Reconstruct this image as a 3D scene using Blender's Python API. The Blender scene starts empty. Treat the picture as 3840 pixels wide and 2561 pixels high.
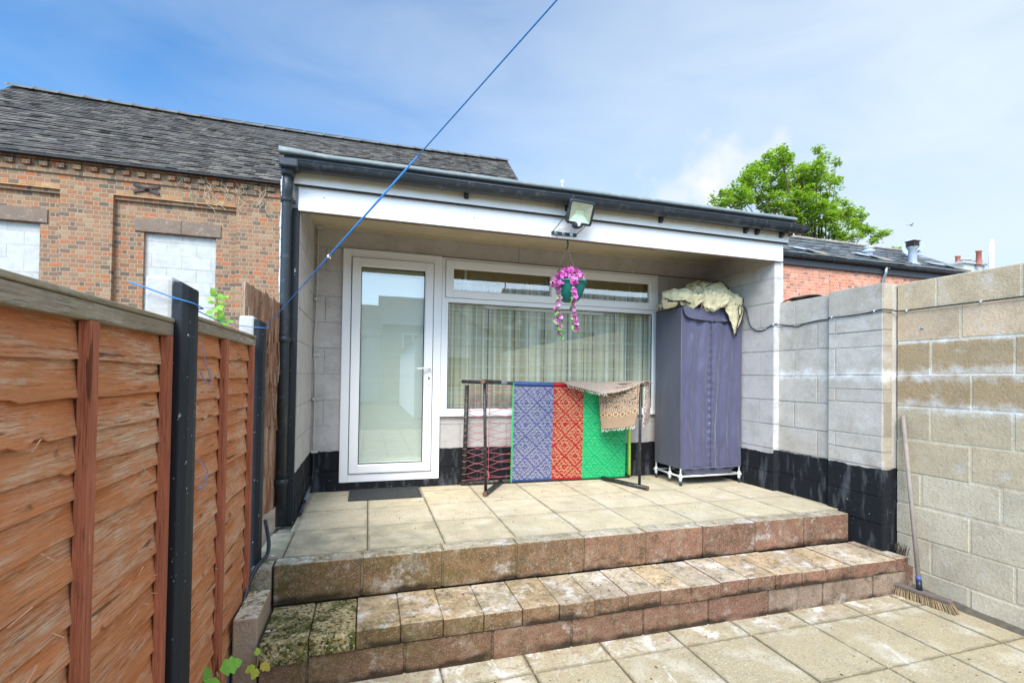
import bpy, math, random
from mathutils import Vector, Matrix, noise as mnoise
random.seed(7)
C = bpy.context.scene.collection
SC = bpy.context.scene
# ---------------------------------------------------------------- camera
def cam_setup():
    cam = bpy.data.cameras.new('camera'); o = bpy.data.objects.new('camera', cam); C.objects.link(o)
    yaw, pitch, roll = (math.radians(a) for a in (16.795, 0.862, 0.848))
    f = Vector((math.sin(yaw), math.cos(yaw), 0)); r = Vector((math.cos(yaw), -math.sin(yaw), 0)); u = Vector((0, 0, 1))
    f2 = f*math.cos(pitch)+u*math.sin(pitch); u2 = -f*math.sin(pitch)+u*math.cos(pitch)
    r3 = r*math.cos(roll)+u2*math.sin(roll); u3 = -r*math.sin(roll)+u2*math.cos(roll)
    m = Matrix((r3, u3, -f2)).transposed().to_4x4(); m.translation = Vector((0.6096, -4.4347, 1.0155))
    o.matrix_world = m
    cam.sensor_width = 36; cam.lens = 1788.67/3840*36; cam.shift_y = 105.4/3840
    cam.clip_start = 0.02; cam.clip_end = 3000
    SC.camera = o
cam_setup()
# ---------------------------------------------------------------- sky, sun, exposure
SUN_EL, SUN_AZ = 46, 208     # azimuth clockwise from +Y
def sky():
    w = bpy.data.worlds.new('World'); SC.world = w; w.use_nodes = True
    nt = w.node_tree; nt.nodes.clear(); N = nt.nodes.new; L = nt.links.new
    out = N('ShaderNodeOutputWorld'); bg = N('ShaderNodeBackground'); bg.inputs[1].default_value = 0.12
    s = N('ShaderNodeTexSky'); s.sky_type = 'NISHITA'; s.sun_disc = False
    s.sun_elevation = math.radians(SUN_EL); s.sun_rotation = math.radians(SUN_AZ)
    s.air_density = 1.0; s.dust_density = 0.3; s.ozone_density = 3.0
    tc = N('ShaderNodeTexCoord')
    mp = N('ShaderNodeMapping'); mp.inputs['Scale'].default_value = (1.0, 1.6, 3.6); mp.inputs['Rotation'].default_value = (0.15, 0.25, 0.5)
    L(tc.outputs['Generated'], mp.inputs[0])
    n1 = N('ShaderNodeTexNoise'); n1.inputs['Scale'].default_value = 2.6; n1.inputs['Detail'].default_value = 8; n1.inputs['Roughness'].default_value = .52; n1.inputs['Distortion'].default_value = .5
    L(mp.outputs[0], n1.inputs['Vector'])
    # the cloud veil thickens towards the east (right) and towards the horizon
    dx = N('ShaderNodeVectorMath'); dx.operation = 'DOT_PRODUCT'; dx.inputs[1].default_value = (0.80, -0.25, -0.55)
    L(tc.outputs['Generated'], dx.inputs[0])
    mr = N('ShaderNodeMapRange'); mr.interpolation_type = 'SMOOTHSTEP'; mr.inputs[1].default_value = -1.12; mr.inputs[2].default_value = 0.50; mr.inputs[3].default_value = 0.0; mr.inputs[4].default_value = 0.86
    L(dx.outputs['Value'], mr.inputs[0])
    nm = N('ShaderNodeMath'); nm.operation = 'MULTIPLY_ADD'; nm.inputs[1].default_value = 0.55; nm.inputs[2].default_value = -0.26; L(n1.outputs[0], nm.inputs[0])
    ad = N('ShaderNodeMath'); ad.operation = 'ADD'; ad.use_clamp = True; L(nm.outputs[0], ad.inputs[0]); L(mr.outputs[0], ad.inputs[1])
    cr = ad
    # one brighter puff of cumulus low over the roof
    pd = N('ShaderNodeVectorMath'); pd.operation = 'DISTANCE'; pd.inputs[1].default_value = (0.585, 0.73, 0.35)
    L(tc.outputs['Generated'], pd.inputs[0])
    n2 = N('ShaderNodeTexNoise'); n2.inputs['Scale'].default_value = 9; n2.inputs['Detail'].default_value = 7; L(tc.outputs['Generated'], n2.inputs['Vector'])
    pm = N('ShaderNodeMath'); pm.operation = 'MULTIPLY_ADD'; pm.inputs[1].default_value = -0.30; L(n2.outputs[0], pm.inputs[0]); L(pd.outputs['Value'], pm.inputs[2])
    pr = N('ShaderNodeMapRange'); pr.inputs[1].default_value = -0.055; pr.inputs[2].default_value = -0.13; pr.clamp = True
    L(pm.outputs[0], pr.inputs[0])
    mx = cr
    blue = N('ShaderNodeMix'); blue.data_type = 'RGBA'; blue.blend_type = 'MULTIPLY'; blue.inputs[0].default_value = 1
    blue.inputs[7].default_value = (0.44, 0.76, 0.94, 1); L(s.outputs[0], blue.inputs[6])
    mix = N('ShaderNodeMix'); mix.data_type = 'RGBA'; mix.inputs[7].default_value = (3.05, 3.52, 3.95, 1)
    L(mx.outputs[0], mix.inputs[0]); L(blue.outputs[2], mix.inputs[6])
    pf = N('ShaderNodeMix'); pf.data_type = 'RGBA'; pf.inputs[7].default_value = (3.75, 3.8, 3.85, 1); L(pr.outputs[0], pf.inputs[0]); L(mix.outputs[2], pf.inputs[6]); mix = pf
    # brightness added to the unseen sky behind the viewer, to light the yard
    by = N('ShaderNodeVectorMath'); by.operation = 'DOT_PRODUCT'; by.inputs[1].default_value = (-0.25, -0.85, 0.45); L(tc.outputs['Generated'], by.inputs[0])
    br = N('ShaderNodeMapRange'); br.interpolation_type = 'SMOOTHSTEP'; br.inputs[1].default_value = -.25; br.inputs[2].default_value = .9; br.inputs[3].default_value = 1; br.inputs[4].default_value = 2.6
    L(by.outputs['Value'], br.inputs[0]); vm = N('ShaderNodeVectorMath'); vm.operation = 'SCALE'; L(mix.outputs[2], vm.inputs[0]); L(br.outputs[0], vm.inputs['Scale'])
    L(vm.outputs[0], bg.inputs[0]); L(bg.outputs[0], out.inputs[0])
sky()
sl = bpy.data.lights.new('sun', 'SUN'); sl.energy = 2.4; sl.angle = math.radians(30); sl.color = (1, .92, .80)
so = bpy.data.objects.new('sun', sl); C.objects.link(so)
_e, _a = math.radians(SUN_EL), math.radians(SUN_AZ)
so.rotation_euler = Vector((math.sin(_a)*math.cos(_e), math.cos(_a)*math.cos(_e), math.sin(_e))).to_track_quat('Z', 'Y').to_euler()
SC.view_settings.view_transform = 'Standard'; SC.view_settings.look = 'None'
SC.view_settings.exposure = 1.17; SC.view_settings.gamma = 1; SC.view_settings.use_curve_mapping = False
SC.cycles.max_bounces = 8; SC.cycles.transparent_max_bounces = 12; SC.cycles.use_denoising = True

# ---------------------------------------------------------------- materials
def srgb(r, g, b):
    f = lambda c: (c/255/12.92 if c/255 <= .04045 else ((c/255+.055)/1.055)**2.4)
    return (f(r), f(g), f(b))
class Mat:
    def __init__(s, name, col=(.5, .5, .5), rough=.8, metallic=0, spec=.4, tint=True, coord='Object'):
        m = bpy.data.materials.new(name); m.use_nodes = True; s.m = m; s.nt = m.node_tree; s.nt.nodes.clear()
        s.out = s.N('ShaderNodeOutputMaterial'); s.b = s.N('ShaderNodeBsdfPrincipled'); s.L(s.b.outputs[0], s.out.inputs[0])
        s.b.inputs['Roughness'].default_value = rough; s.b.inputs['Metallic'].default_value = metallic
        s.b.inputs['Specular IOR Level'].default_value = spec
        s.tc = s.N('ShaderNodeNewGeometry'); s.co = s.tc.outputs['Position']
        c = s.N('ShaderNodeRGB'); c.outputs[0].default_value = (*col, 1); s.c = c.outputs[0]
        if tint:
            a = s.N('ShaderNodeAttribute'); a.attribute_name = 'tint'
            s.c = s.mix(1, s.c, a.outputs['Color'], 'MULTIPLY')
        s.bumps = []
    def N(s, t): return s.nt.nodes.new(t)
    def L(s, a, b): s.nt.links.new(a, b)
    def mix(s, fac, a, b, blend='MIX'):
        m = s.N('ShaderNodeMix'); m.data_type = 'RGBA'; m.blend_type = blend; m.clamp_factor = True
        for i, v in ((0, fac), (6, a), (7, b)):
            if hasattr(v, 'links') or hasattr(v, 'is_output'): s.L(v, m.inputs[i])
            else: m.inputs[i].default_value = v if i == 0 else (*v, 1)
        return m.outputs[2]
    def math(s, op, a, b=None):
        m = s.N('ShaderNodeMath'); m.operation = op
        for i, v in ((0, a), (1, b)):
            if v is None: continue
            if hasattr(v, 'is_output'): s.L(v, m.inputs[i])
            else: m.inputs[i].default_value = v
        return m.outputs[0]
    def noise(s, scale, stretch=(1, 1, 1), detail=6, rough=.55, dist=0, lo=.4, hi=.6, off=(0, 0, 0), co=None):
        mp = s.N('ShaderNodeMapping'); mp.inputs['Scale'].default_value = stretch; mp.inputs['Location'].default_value = off
        s.L(co or s.co, mp.inputs[0])
        n = s.N('ShaderNodeTexNoise'); n.inputs['Scale'].default_value = scale; n.inputs['Detail'].default_value = detail
        n.inputs['Roughness'].default_value = rough; n.inputs['Distortion'].default_value = dist; s.L(mp.outputs[0], n.inputs['Vector'])
        return s.ramp(n.outputs[0], lo, hi)
    def ramp(s, v, lo, hi, a=0., b=1.):
        r = s.N('ShaderNodeMapRange'); r.inputs[1].default_value = lo; r.inputs[2].default_value = hi; r.inputs[3].default_value = a; r.inputs[4].default_value = b
        r.clamp = True; s.L(v, r.inputs[0]); return r.outputs[0]
    def axis(s, i):
        x = s.N('ShaderNodeSeparateXYZ'); s.L(s.co, x.inputs[0]); return x.outputs[i]
    def layer(s, fac, col, amount=1, blend='MIX'):
        f = s.math('MULTIPLY', fac, amount) if amount != 1 else fac
        s.c = s.mix(f, s.c, col, blend); return s
    def bump(s, h, strength=.3, dist=.01): s.bumps.append((h, strength, dist)); return s
    def done(s):
        s.L(s.c, s.b.inputs['Base Color']); prev = None
        for h, st, d in s.bumps:
            b = s.N('ShaderNodeBump'); b.inputs['Strength'].default_value = st; b.inputs['Distance'].default_value = d; s.L(h, b.inputs['Height'])
            if prev: s.L(prev, b.inputs['Normal'])
            prev = b.outputs[0]
        if prev: s.L(prev, s.b.inputs['Normal'])
        return s.m

def m_block(name, base, pit=.5, stain=(.28, .24, .19), black_z=None, white=None, grime=.3):
    m = Mat(name, base, .92, spec=.2)
    m.layer(m.noise(3.5, lo=.42, hi=.72), stain, grime)
    m.layer(m.noise(7, lo=.46, hi=.70, detail=10, rough=.7, off=(6, 2, 1)), (.72, .70, .68), .7, 'MULTIPLY')
    m.layer(m.noise(6, lo=.55, hi=.70, detail=10, rough=.7, off=(1, 9, 4)), (.70, .69, .67), .35)
    m.layer(m.noise(60, detail=3, lo=.50, hi=.68), (.20, .17, .13), pit*.40)
    m.layer(m.noise(130, detail=2, lo=.56, hi=.66, off=(3, 1, 2)), (.78, .76, .70), pit*.2)
    if white is not None:
        z = m.axis(2); n = m.noise(5, stretch=(1, 1, 1.2), lo=.35, hi=.62, off=(7, 0, 0), detail=8)
        for zc, w in white:
            d = m.math('ABSOLUTE', m.math('SUBTRACT', z, zc)); n2 = m.noise(14, lo=0, hi=1, detail=7, off=(zc, 2, 1))
            dd = m.math('SUBTRACT', d, m.math('MULTIPLY', m.math('SUBTRACT', n2, .5), w*3.4))
            m.layer(m.math('MULTIPLY', m.ramp(dd, w*1.1, w*-.4), m.ramp(n, 0, 1, .15, .95)), (.82, .82, .80), .85)
    if black_z is not None:
        z = m.axis(2); n = m.noise(9, lo=0, hi=1, detail=8)
        zz = m.math('ADD', z, m.math('MULTIPLY', m.math('SUBTRACT', n, .5), .05))
        blk = m.ramp(zz, black_z+.004, black_z-.004)
        bc = m.mix(m.noise(16, stretch=(1, 1, .25), lo=.52, hi=.78, detail=8), (.012, .013, .015), (.10, .105, .115))
        bc = m.mix(m.noise(70, lo=.70, hi=.74, detail=4), bc, (.35, .35, .33))
        m.c = m.mix(blk, m.c, bc)
    m.bump(m.noise(75, detail=5, lo=.2, hi=.8), .55*pit+.12, .004).bump(m.noise(12, detail=4, lo=.2, hi=.8), .25, .006)
    return m.done()

def m_plain(name, col, rough=.5, metallic=0, var=.12, scale=8, bumpy=.05, spec=.4, dirt=None):
    m = Mat(name, col, rough, metallic, spec)
    m.layer(m.noise(scale, lo=.35, hi=.7), (1-var*2,)*3, .6, 'MULTIPLY')
    if dirt: m.layer(m.noise(scale*3, lo=.55, hi=.72, detail=8, off=(4, 4, 1)), dirt[0], dirt[1])
    if bumpy: m.bump(m.noise(scale*9, lo=.2, hi=.8), bumpy, .002)
    return m.done()

M = {}
M['paint_block'] = m_block('painted_block', (.49, .462, .44), .35, stain=(.38, .335, .29), black_z=.345, grime=.45)
M['pier_block'] = m_block('painted_pier_block', (.51, .47, .41), .5, stain=(.33, .28, .21), black_z=.375, white=[(1.07, .05)], grime=.5)
M['wall_block'] = m_block('concrete_block', (1, 1, 1), .7, stain=(.30, .25, .18), white=[(1.075, .055), (.845, .05), (1.31, .02)], grime=.28)
def m_whiteend():
    m = Mat('lime_bloomed_block', (.48, .455, .43), .9, spec=.2)
    m.layer(m.noise(8, lo=.40, hi=.56, detail=10, rough=.7), (.78, .77, .76), .62); z = m.axis(2); n = m.noise(9, lo=0, hi=1, detail=8)
    blk = m.ramp(m.math('ADD', z, m.math('MULTIPLY', m.math('SUBTRACT', n, .5), .05)), .379, .371); m.c = m.mix(blk, m.c, (.02, .021, .024))
    m.bump(m.noise(60, lo=.2, hi=.8), .4, .004); return m.done()
M['pier_end'] = m_whiteend()
def m_step():
    m = Mat('step_block', (1, 1, 1), .93, spec=.2)
    geo = m.N('ShaderNodeNewGeometry'); sx = m.N('ShaderNodeSeparateXYZ'); m.L(geo.outputs['Normal'], sx.inputs[0])
    side = m.ramp(sx.outputs[2], .6, .3)
    m.layer(m.noise(2.6, lo=.40, hi=.66, off=(0, 3, 0)), (.16, .095, .055), .55)
    m.layer(m.noise(7.5, lo=.52, hi=.64, detail=12, rough=.72), (.40, .34, .25), .42)
    m.layer(m.noise(5.0, lo=.57, hi=.66, detail=12, rough=.74, off=(5, 1, 0)), (.60, .56, .50), .6)
    m.layer(m.noise(24, lo=.40, hi=.70, detail=9, rough=.7, off=(3, 3, 3)), (.50, .46, .42), .75, 'MULTIPLY')
    m.layer(m.noise(11, lo=.52, hi=.62, detail=12, rough=.76, off=(1, 8, 3)), (.045, .035, .018), .62)
    m.layer(m.noise(95, detail=5, lo=.52, hi=.66), (.045, .035, .02), .5)
    m.layer(m.noise(140, detail=2, lo=.57, hi=.65, off=(1, 5, 2)), (.60, .55, .44), .28)
    x = m.axis(0); left = m.ramp(x, 3.2, .2)
    m.layer(m.math('MULTIPLY', m.noise(6, lo=.53, hi=.62, detail=12, rough=.75, off=(2, 12, 0)), m.math('SUBTRACT', 1, side)), (.74, .70, .66), .6)
    moss = m.math('MULTIPLY', m.noise(4.2, lo=.40, hi=.62, detail=8, off=(2, 0, 5)), left)
    moss = m.math('MULTIPLY', moss, m.noise(38, lo=.38, hi=.60, detail=5))
    m.layer(moss, (.085, .075, .018), .8)
    z = m.axis(2)
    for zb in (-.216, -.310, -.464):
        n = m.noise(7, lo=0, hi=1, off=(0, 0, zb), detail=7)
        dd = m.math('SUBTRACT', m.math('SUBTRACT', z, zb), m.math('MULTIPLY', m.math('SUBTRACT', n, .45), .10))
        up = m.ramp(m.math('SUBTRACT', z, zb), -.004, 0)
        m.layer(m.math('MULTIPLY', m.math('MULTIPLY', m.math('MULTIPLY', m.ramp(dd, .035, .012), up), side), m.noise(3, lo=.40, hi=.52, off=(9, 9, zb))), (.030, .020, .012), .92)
    m.bump(m.noise(90, detail=5, lo=.2, hi=.8), .7, .004).bump(m.noise(18, detail=4, lo=.2, hi=.8), .3, .008)
    return m.done()
M['step'] = m_step()
def m_kerb():
    m = Mat('kerb_block', (1, 1, 1), .93, spec=.2); geo = m.N('ShaderNodeNewGeometry'); sx = m.N('ShaderNodeSeparateXYZ'); m.L(geo.outputs['Normal'], sx.inputs[0]); top = m.ramp(sx.outputs[2], .5, .8)
    m.layer(m.noise(9, lo=.4, hi=.7, detail=8), (.24, .15, .11), .5); m.layer(m.math('MULTIPLY', top, m.noise(22, lo=.45, hi=.58, detail=8)), (.20, .13, .03), .9); m.layer(m.math('MULTIPLY', top, m.noise(60, lo=.54, hi=.60, detail=6)), (.72, .68, .55), .8)
    m.layer(m.ramp(m.axis(2), -.30, -.50), (.17, .06, .04), .5); m.bump(m.noise(70, lo=.2, hi=.8), .8, .005); return m.done()
M['kerb'] = m_kerb()
def m_moss():
    m = Mat('mossy_block', (.42, .33, .16), .95, spec=.15)
    m.layer(m.noise(12, lo=.42, hi=.60, detail=9), (.085, .085, .015), .95)
    m.layer(m.noise(55, lo=.50, hi=.60, detail=5), (.02, .018, .008), .85)
    m.layer(m.noise(70, lo=.57, hi=.64, detail=4, off=(1, 2, 3)), (.66, .60, .44), .6)
    m.bump(m.noise(60, lo=.2, hi=.8), 1, .008).bump(m.noise(18, lo=.2, hi=.8), .8, .015)
    return m.done()
M['mossy'] = m_moss()
def m_slab(name, base, stains):
    m = Mat(name, base, .9, spec=.25)
    m.layer(m.noise(1.7, lo=.42, hi=.70, detail=4), (.30, .25, .17), .38)
    m.layer(m.noise(9, lo=.45, hi=.75, detail=9), (.26, .22, .15), .42)
    m.layer(m.noise(4.3, lo=.52, hi=.75, detail=8, off=(3, 8, 0)), (.66, .62, .52), .55)
    m.layer(m.noise(85, lo=.56, hi=.66, detail=3), (.15, .12, .08), .5)
    m.layer(m.noise(110, lo=.58, hi=.66, detail=3, off=(6, 1, 0)), (.78, .74, .66), .4)
    if stains:
        y = m.axis(1)
        near = m.ramp(y, -2.27, -2.10)     # lime runs and purple flaking on the cut row under the steps
        m.layer(m.math('MULTIPLY', m.noise(6.5, lo=.52, hi=.64, detail=12, rough=.72, dist=.4), near), (.80, .77, .70), .75)
        m.layer(m.math('MULTIPLY', m.noise(13, stretch=(1, 1.6, 1), lo=.545, hi=.60, detail=11, rough=.7, off=(4, 4, 0)), near), (.30, .17, .13), .7)
        far = m.ramp(y, -3.3, -2.2)
        m.layer(m.math('MULTIPLY', m.noise(3.2, stretch=(1.7, .55, 1), lo=.625, hi=.69, detail=12, rough=.68, dist=.8, off=(2.2, 0, 0)), far), (.80, .79, .75), .8)
    else:
        x = m.axis(0); lf = m.math('MULTIPLY', m.ramp(x, 1.9, .6), m.ramp(m.axis(1), -.95, -1.15))
        m.layer(m.math('MULTIPLY', lf, m.noise(8, lo=.3, hi=.6)), (.22, .20, .14), .7)
        m.layer(m.noise(45, lo=.70, hi=.73, detail=2), (.05, .04, .03), .9)
    ox, px, oy, py = (2.774, .447, -2.163, .4505) if stains else (.177, .45, -1.532, .45)
    def edge(i, o, p):
        f = m.math('FRACT', m.math('DIVIDE', m.math('SUBTRACT', m.axis(i), o-40*p), p)); return m.math('MULTIPLY', m.math('MINIMUM', f, m.math('SUBTRACT', 1, f)), p)
    ed = m.math('MINIMUM', edge(0, ox, px), edge(1, oy, py)); n = m.noise(11, lo=0, hi=1, detail=9, rough=.7, off=(2, 2, 2))
    m.layer(m.ramp(m.math('SUBTRACT', ed, m.math('MULTIPLY', m.math('SUBTRACT', n, .42), .06)), .012, .0), (.13, .11, .065), .55 if stains else .4)
    m.bump(m.noise(80, lo=.2, hi=.8), .35, .003)
    return m.done()
M['terrace'] = m_slab('terrace_slab', (.60, .505, .345), False)
M['patio'] = m_slab('patio_slab', (.41, .335, .20), True)
M['joint'] = m_plain('joint_dirt', (.12, .10, .07), .95, var=.3, scale=30)
def m_wood(name, a, b, along='Y', weather=.5, green=0):
    m = Mat(name, a, .88, spec=.15)
    S = lambda k, q: (k, k*q, k) if along == 'Y' else (k, k, k*q)
    m.layer(m.noise(1, stretch=S(6, .35), lo=.35, hi=.65, detail=5), (.62, .55, .52), .55, 'MULTIPLY')
    m.layer(m.noise(1, stretch=S(140, .05), lo=.38, hi=.62, detail=6), tuple(min(1, c*1.35) for c in a), .40)
    wz = m.noise(1, stretch=S(13, .22), lo=.72-.3*weather, hi=.86-.3*weather, detail=11, rough=.75)
    gr = m.noise(1, stretch=S(230, .05), lo=.46, hi=.55, detail=8, rough=.8)
    m.layer(m.math('MULTIPLY', wz, m.ramp(gr, 0, 1, .18, 1)), b, .9)
    m.layer(m.noise(1, stretch=S(170, .05), lo=.60, hi=.68, detail=8, rough=.75, off=(0, 2, 0)), tuple(min(1, c*1.25) for c in b), .6)
    m.layer(m.noise(1, stretch=S(170, .045), lo=.55, hi=.60, detail=8, rough=.75, off=(3, 1, 1)), tuple(c*.30 for c in a), .55)
    m.layer(m.noise(1, stretch=S(45, .06), lo=.64, hi=.665, detail=6, off=(1, 7, 1)), tuple(c*.16 for c in a), .75)
    m.layer(m.noise(1, stretch=S(16, .55), lo=.69, hi=.74, detail=3, off=(5, 5, 5)), tuple(c*.30 for c in a), .75)
    if green: m.layer(m.noise(8, lo=.5, hi=.7, detail=7, off=(8, 2, 2)), (.22, .21, .08), green)
    m.bump(m.noise(1, stretch=S(180, .05), lo=.2, hi=.8, detail=8), .9, .003)
    return m.done()
M['fence'] = m_wood('stained_fence_wood', (.47, .17, .066), (.54, .40, .28), weather=.86)
M['batten'] = m_wood('stained_batten_wood', (.36, .12, .065), (.42, .30, .22), along='Z', weather=.2)
M['grey_wood'] = m_wood('weathered_grey_wood', (.25, .205, .15), (.46, .42, .36), weather=.7, green=.25)
M['bark'] = m_wood('peeling_board', (.27, .135, .08), (.52, .42, .32), along='Z', weather=.9)
def m_brick(name, pal, mortar=(.42, .36, .27), bw=.2175, bh=.075, mw=.013, light=(.6, .5, .4)):
    m = Mat(name, (1, 1, 1), .92, spec=.2)
    sx = m.N('ShaderNodeSeparateXYZ'); m.L(m.co, sx.inputs[0])
    u = m.math('ADD', sx.outputs[0], sx.outputs[1]); z = sx.outputs[2]
    wob = m.math('MULTIPLY', m.math('SUBTRACT', m.noise(2.2, lo=0, hi=1), .5), .012)
    zr = m.math('DIVIDE', m.math('ADD', z, wob), bh); row = m.math('FLOOR', zr); fz = m.math('FRACT', zr)
    odd = m.math('MODULO', m.math('ABSOLUTE', row), 2)
    # flemish-ish bond: alternate rows of headers
    ur = m.math('DIVIDE', u, bw); ur = m.math('ADD', ur, m.math('MULTIPLY', odd, .5)); ur = m.math('ADD', ur, m.math('MULTIPLY', row, .013))
    col = m.math('FLOOR', ur); fu = m.math('FRACT', ur)
    hd = m.math('GREATER_THAN', fu, .66)
    cid = m.math('ADD', col, m.math('MULTIPLY', hd, .37))
    cb = m.N('ShaderNodeCombineXYZ'); m.L(cid, cb.inputs[0]); m.L(row, cb.inputs[1])
    wn = m.N('ShaderNodeTexWhiteNoise'); wn.noise_dimensions = '2D'; m.L(cb.outputs[0], wn.inputs['Vector'])
    r = m.N('ShaderNodeValToRGB'); r.color_ramp.interpolation = 'CONSTANT'; n = len(pal)
    el = r.color_ramp.elements
    while len(el) < n: el.new(.5)
    for i, p in enumerate(pal): el[i].position = i/n; el[i].color = (*p, 1)
    m.L(wn.outputs['Value'], r.inputs[0])
    a = m.N('ShaderNodeAttribute'); a.attribute_name = 'tint'
    m.c = m.mix(1, r.outputs[0], a.outputs['Color'], 'MULTIPLY')
    m.layer(m.noise(30, lo=.4, hi=.7, detail=6), (.17, .13, .09), .40)
    m.layer(m.noise(1.3, lo=.45, hi=.7, detail=6), light, .35)
    e = mw/bh/2; dz = m.math('MINIMUM', fz, m.math('SUBTRACT', 1, fz)); mz = m.ramp(dz, e*1.4, e*.7)
    eu = mw/bw/2; du = m.math('MINIMUM', fu, m.math('SUBTRACT', 1, fu)); du2 = m.math('ABSOLUTE', m.math('SUBTRACT', fu, .66)); du = m.math('MINIMUM', du, du2)
    mu = m.ramp(du, eu*1.4, eu*.7); mo = m.math('MAXIMUM', mz, mu)
    m.layer(mo, mortar, .85)
    m.bump(m.math('SUBTRACT', 1, mo), .6, .008).bump(m.noise(60, lo=.2, hi=.8), .3, .004)
    return m.done()
M['brick_old'] = m_brick('old_mottled_brick', [(.30, .145, .075), (.21, .11, .065), (.30, .18, .10), (.40, .13, .05), (.24, .15, .095), (.28, .13, .07), (.15, .10, .07), (.31, .165, .09), (.33, .22, .13), (.29, .135, .07), (.12, .09, .07), (.36, .13, .06), (.23, .14, .085)], mortar=(.33, .26, .18), light=(.33, .19, .12))
M['brick_orange'] = m_brick('orange_brick', [(.58, .22, .13), (.55, .19, .11), (.62, .27, .17), (.50, .18, .11), (.64, .33, .22), (.57, .23, .13), (.30, .14, .11), (.60, .25, .15)], mortar=(.58, .36, .27), light=(.68, .36, .25))
M['brick_far'] = m_brick('far_brick', [(.40, .2, .14), (.35, .17, .12), (.44, .24, .17)])
M['tile'] = m_plain('clay_tile_weathered', (1, 1, 1), .8, var=.25, scale=9, bumpy=.5, dirt=((.20, .19, .16), .25))
M['slate'] = m_plain('grey_slate', (1, 1, 1), .6, var=.15, scale=6, bumpy=.3, dirt=((.10, .10, .09), .5))
M['upvc'] = m_plain('white_upvc', (.80, .80, .80), .35, var=.03, scale=2, bumpy=0)
M['fascia'] = m_plain('white_fascia_board', (.80, .79, .80), .45, var=.03, scale=1.5, bumpy=0, dirt=((.55, .50, .38), .10))
def m_fascia2():
    m = Mat('dirty_fascia_board', (.78, .77, .76), .5)
    z = m.axis(2); n = m.noise(6, lo=0, hi=1, detail=8)
    m.layer(m.ramp(m.math('ADD', z, m.math('MULTIPLY', m.math('SUBTRACT', n, .5), .07)), 2.295, 2.365), (.52, .46, .30), .85)
    m.layer(m.noise(60, lo=.68, hi=.72), (.15, .13, .08), .7)
    return m.done()
M['fascia_dirty'] = m_fascia2()
M['soffit'] = m_plain('cream_soffit', (.60, .52, .36), .8, var=.12, scale=4, bumpy=.1)
M['black_plastic'] = m_plain('black_plastic', (.022, .028, .034), .38, var=.1, scale=6, bumpy=.05, dirt=((.18, .19, .20), .30))
M['black_post'] = m_plain('black_paint_post', (.028, .034, .042), .5, var=.1, scale=5, bumpy=.15, dirt=((.10, .11, .12), .45))
def m_speck():
    m = Mat('black_paint_speckled', (.014, .017, .021), .6, spec=.25)
    m.layer(m.noise(6, stretch=(1, 1, .2), lo=.45, hi=.7), (.026, .03, .035), .6)
    m.layer(m.noise(75, lo=.70, hi=.72, detail=4), (.60, .60, .58), .9)
    m.layer(m.noise(34, stretch=(1, 1, .35), lo=.69, hi=.72, detail=6, off=(1, 1, 2)), (.50, .50, .48), .8)
    m.bump(m.noise(40, lo=.2, hi=.8), .2, .003); return m.done()
M['speckled'] = m_speck()
M['felt'] = m_plain('grey_roof_felt', (.20, .235, .235), .7, var=.15, scale=5, bumpy=.4, dirt=((.38, .40, .38), .5))
M['concrete'] = m_block('pale_concrete', (.48, .48, .46), .3, stain=(.42, .40, .36))
M['render_white'] = m_plain('white_render', (.72, .72, .70), .85, var=.06, scale=3, bumpy=.2)
M['thermal_block'] = m_block('pale_infill_block', (.47, .48, .465), .2, stain=(.50, .46, .38))
M['stone'] = m_block('brown_lintel_stone', (.20, .145, .11), .35, stain=(.12, .09, .07))
M['iron'] = m_plain('rusty_iron', (.075, .05, .045), .8, var=.3, scale=20, bumpy=.5)
M['soil'] = m_plain('soil', (.12, .095, .065), .95, var=.3, scale=3, bumpy=.5)
M['dark'] = m_plain('dark_interior', (.16, .14, .115), .9, bumpy=0)
M['fabric_grey'] = None
def m_fabric(name, col, sheen=.3, rough=.62, wr=.35):
    m = Mat(name, col, rough, spec=.35)
    m.layer(m.noise(2.2, stretch=(2.5, 2.5, .5), lo=.35, hi=.7), tuple(min(1, c*1.35) for c in col), .45)
    m.bump(m.noise(7, stretch=(2.2, 2.2, .45), lo=.2, hi=.8, detail=3), wr, .03)
    m.b.inputs['Sheen Weight'].default_value = sheen
    return m.done()
M['cover'] = m_fabric('blue_grey_wardrobe_fabric', (.074, .073, .122), .2, .42, .55)
M['cover_side'] = m_fabric('blue_grey_side_fabric', (.062, .066, .092), .15, .6, .3)
M['tarp'] = m_fabric('cream_tarp_fabric', (.60, .525, .32), .1, .5, .9)
M['black_trim'] = m_plain('black_binding', (.012, .012, .014), .7, bumpy=0)
M['white_metal'] = m_plain('white_coated_tube', (.66, .66, .64), .35, bumpy=0)
M['cot_metal'] = m_plain('chipped_black_tube', (.028, .026, .025), .45, var=.2, scale=20, bumpy=.1, dirt=((.30, .27, .22), .55))
M['rust'] = m_plain('rusty_tube_end', (.20, .10, .06), .85, var=.3, scale=40)
M['grey_tape'] = m_plain('grey_tape', (.22, .25, .29), .5)
M['webbing'] = m_plain('woven_plastic_webbing', (1, 1, 1), .42, var=.04, scale=30, bumpy=.1)
M['rug'] = m_plain('woven_rug', (1, 1, 1), .95, var=.1, scale=60, bumpy=.6, spec=.1)
M['cord'] = m_plain('coloured_cord', (1, 1, 1), .7, bumpy=0)
M['mat'] = m_plain('black_rubber', (.045, .047, .047), .75, var=.2, scale=20, bumpy=.3)
M['pot'] = m_plain('green_plastic_pot', (.008, .145, .115), .4, bumpy=0)
M['petal'] = m_plain('petals', (1, 1, 1), .7, bumpy=0, var=.05)
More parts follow.
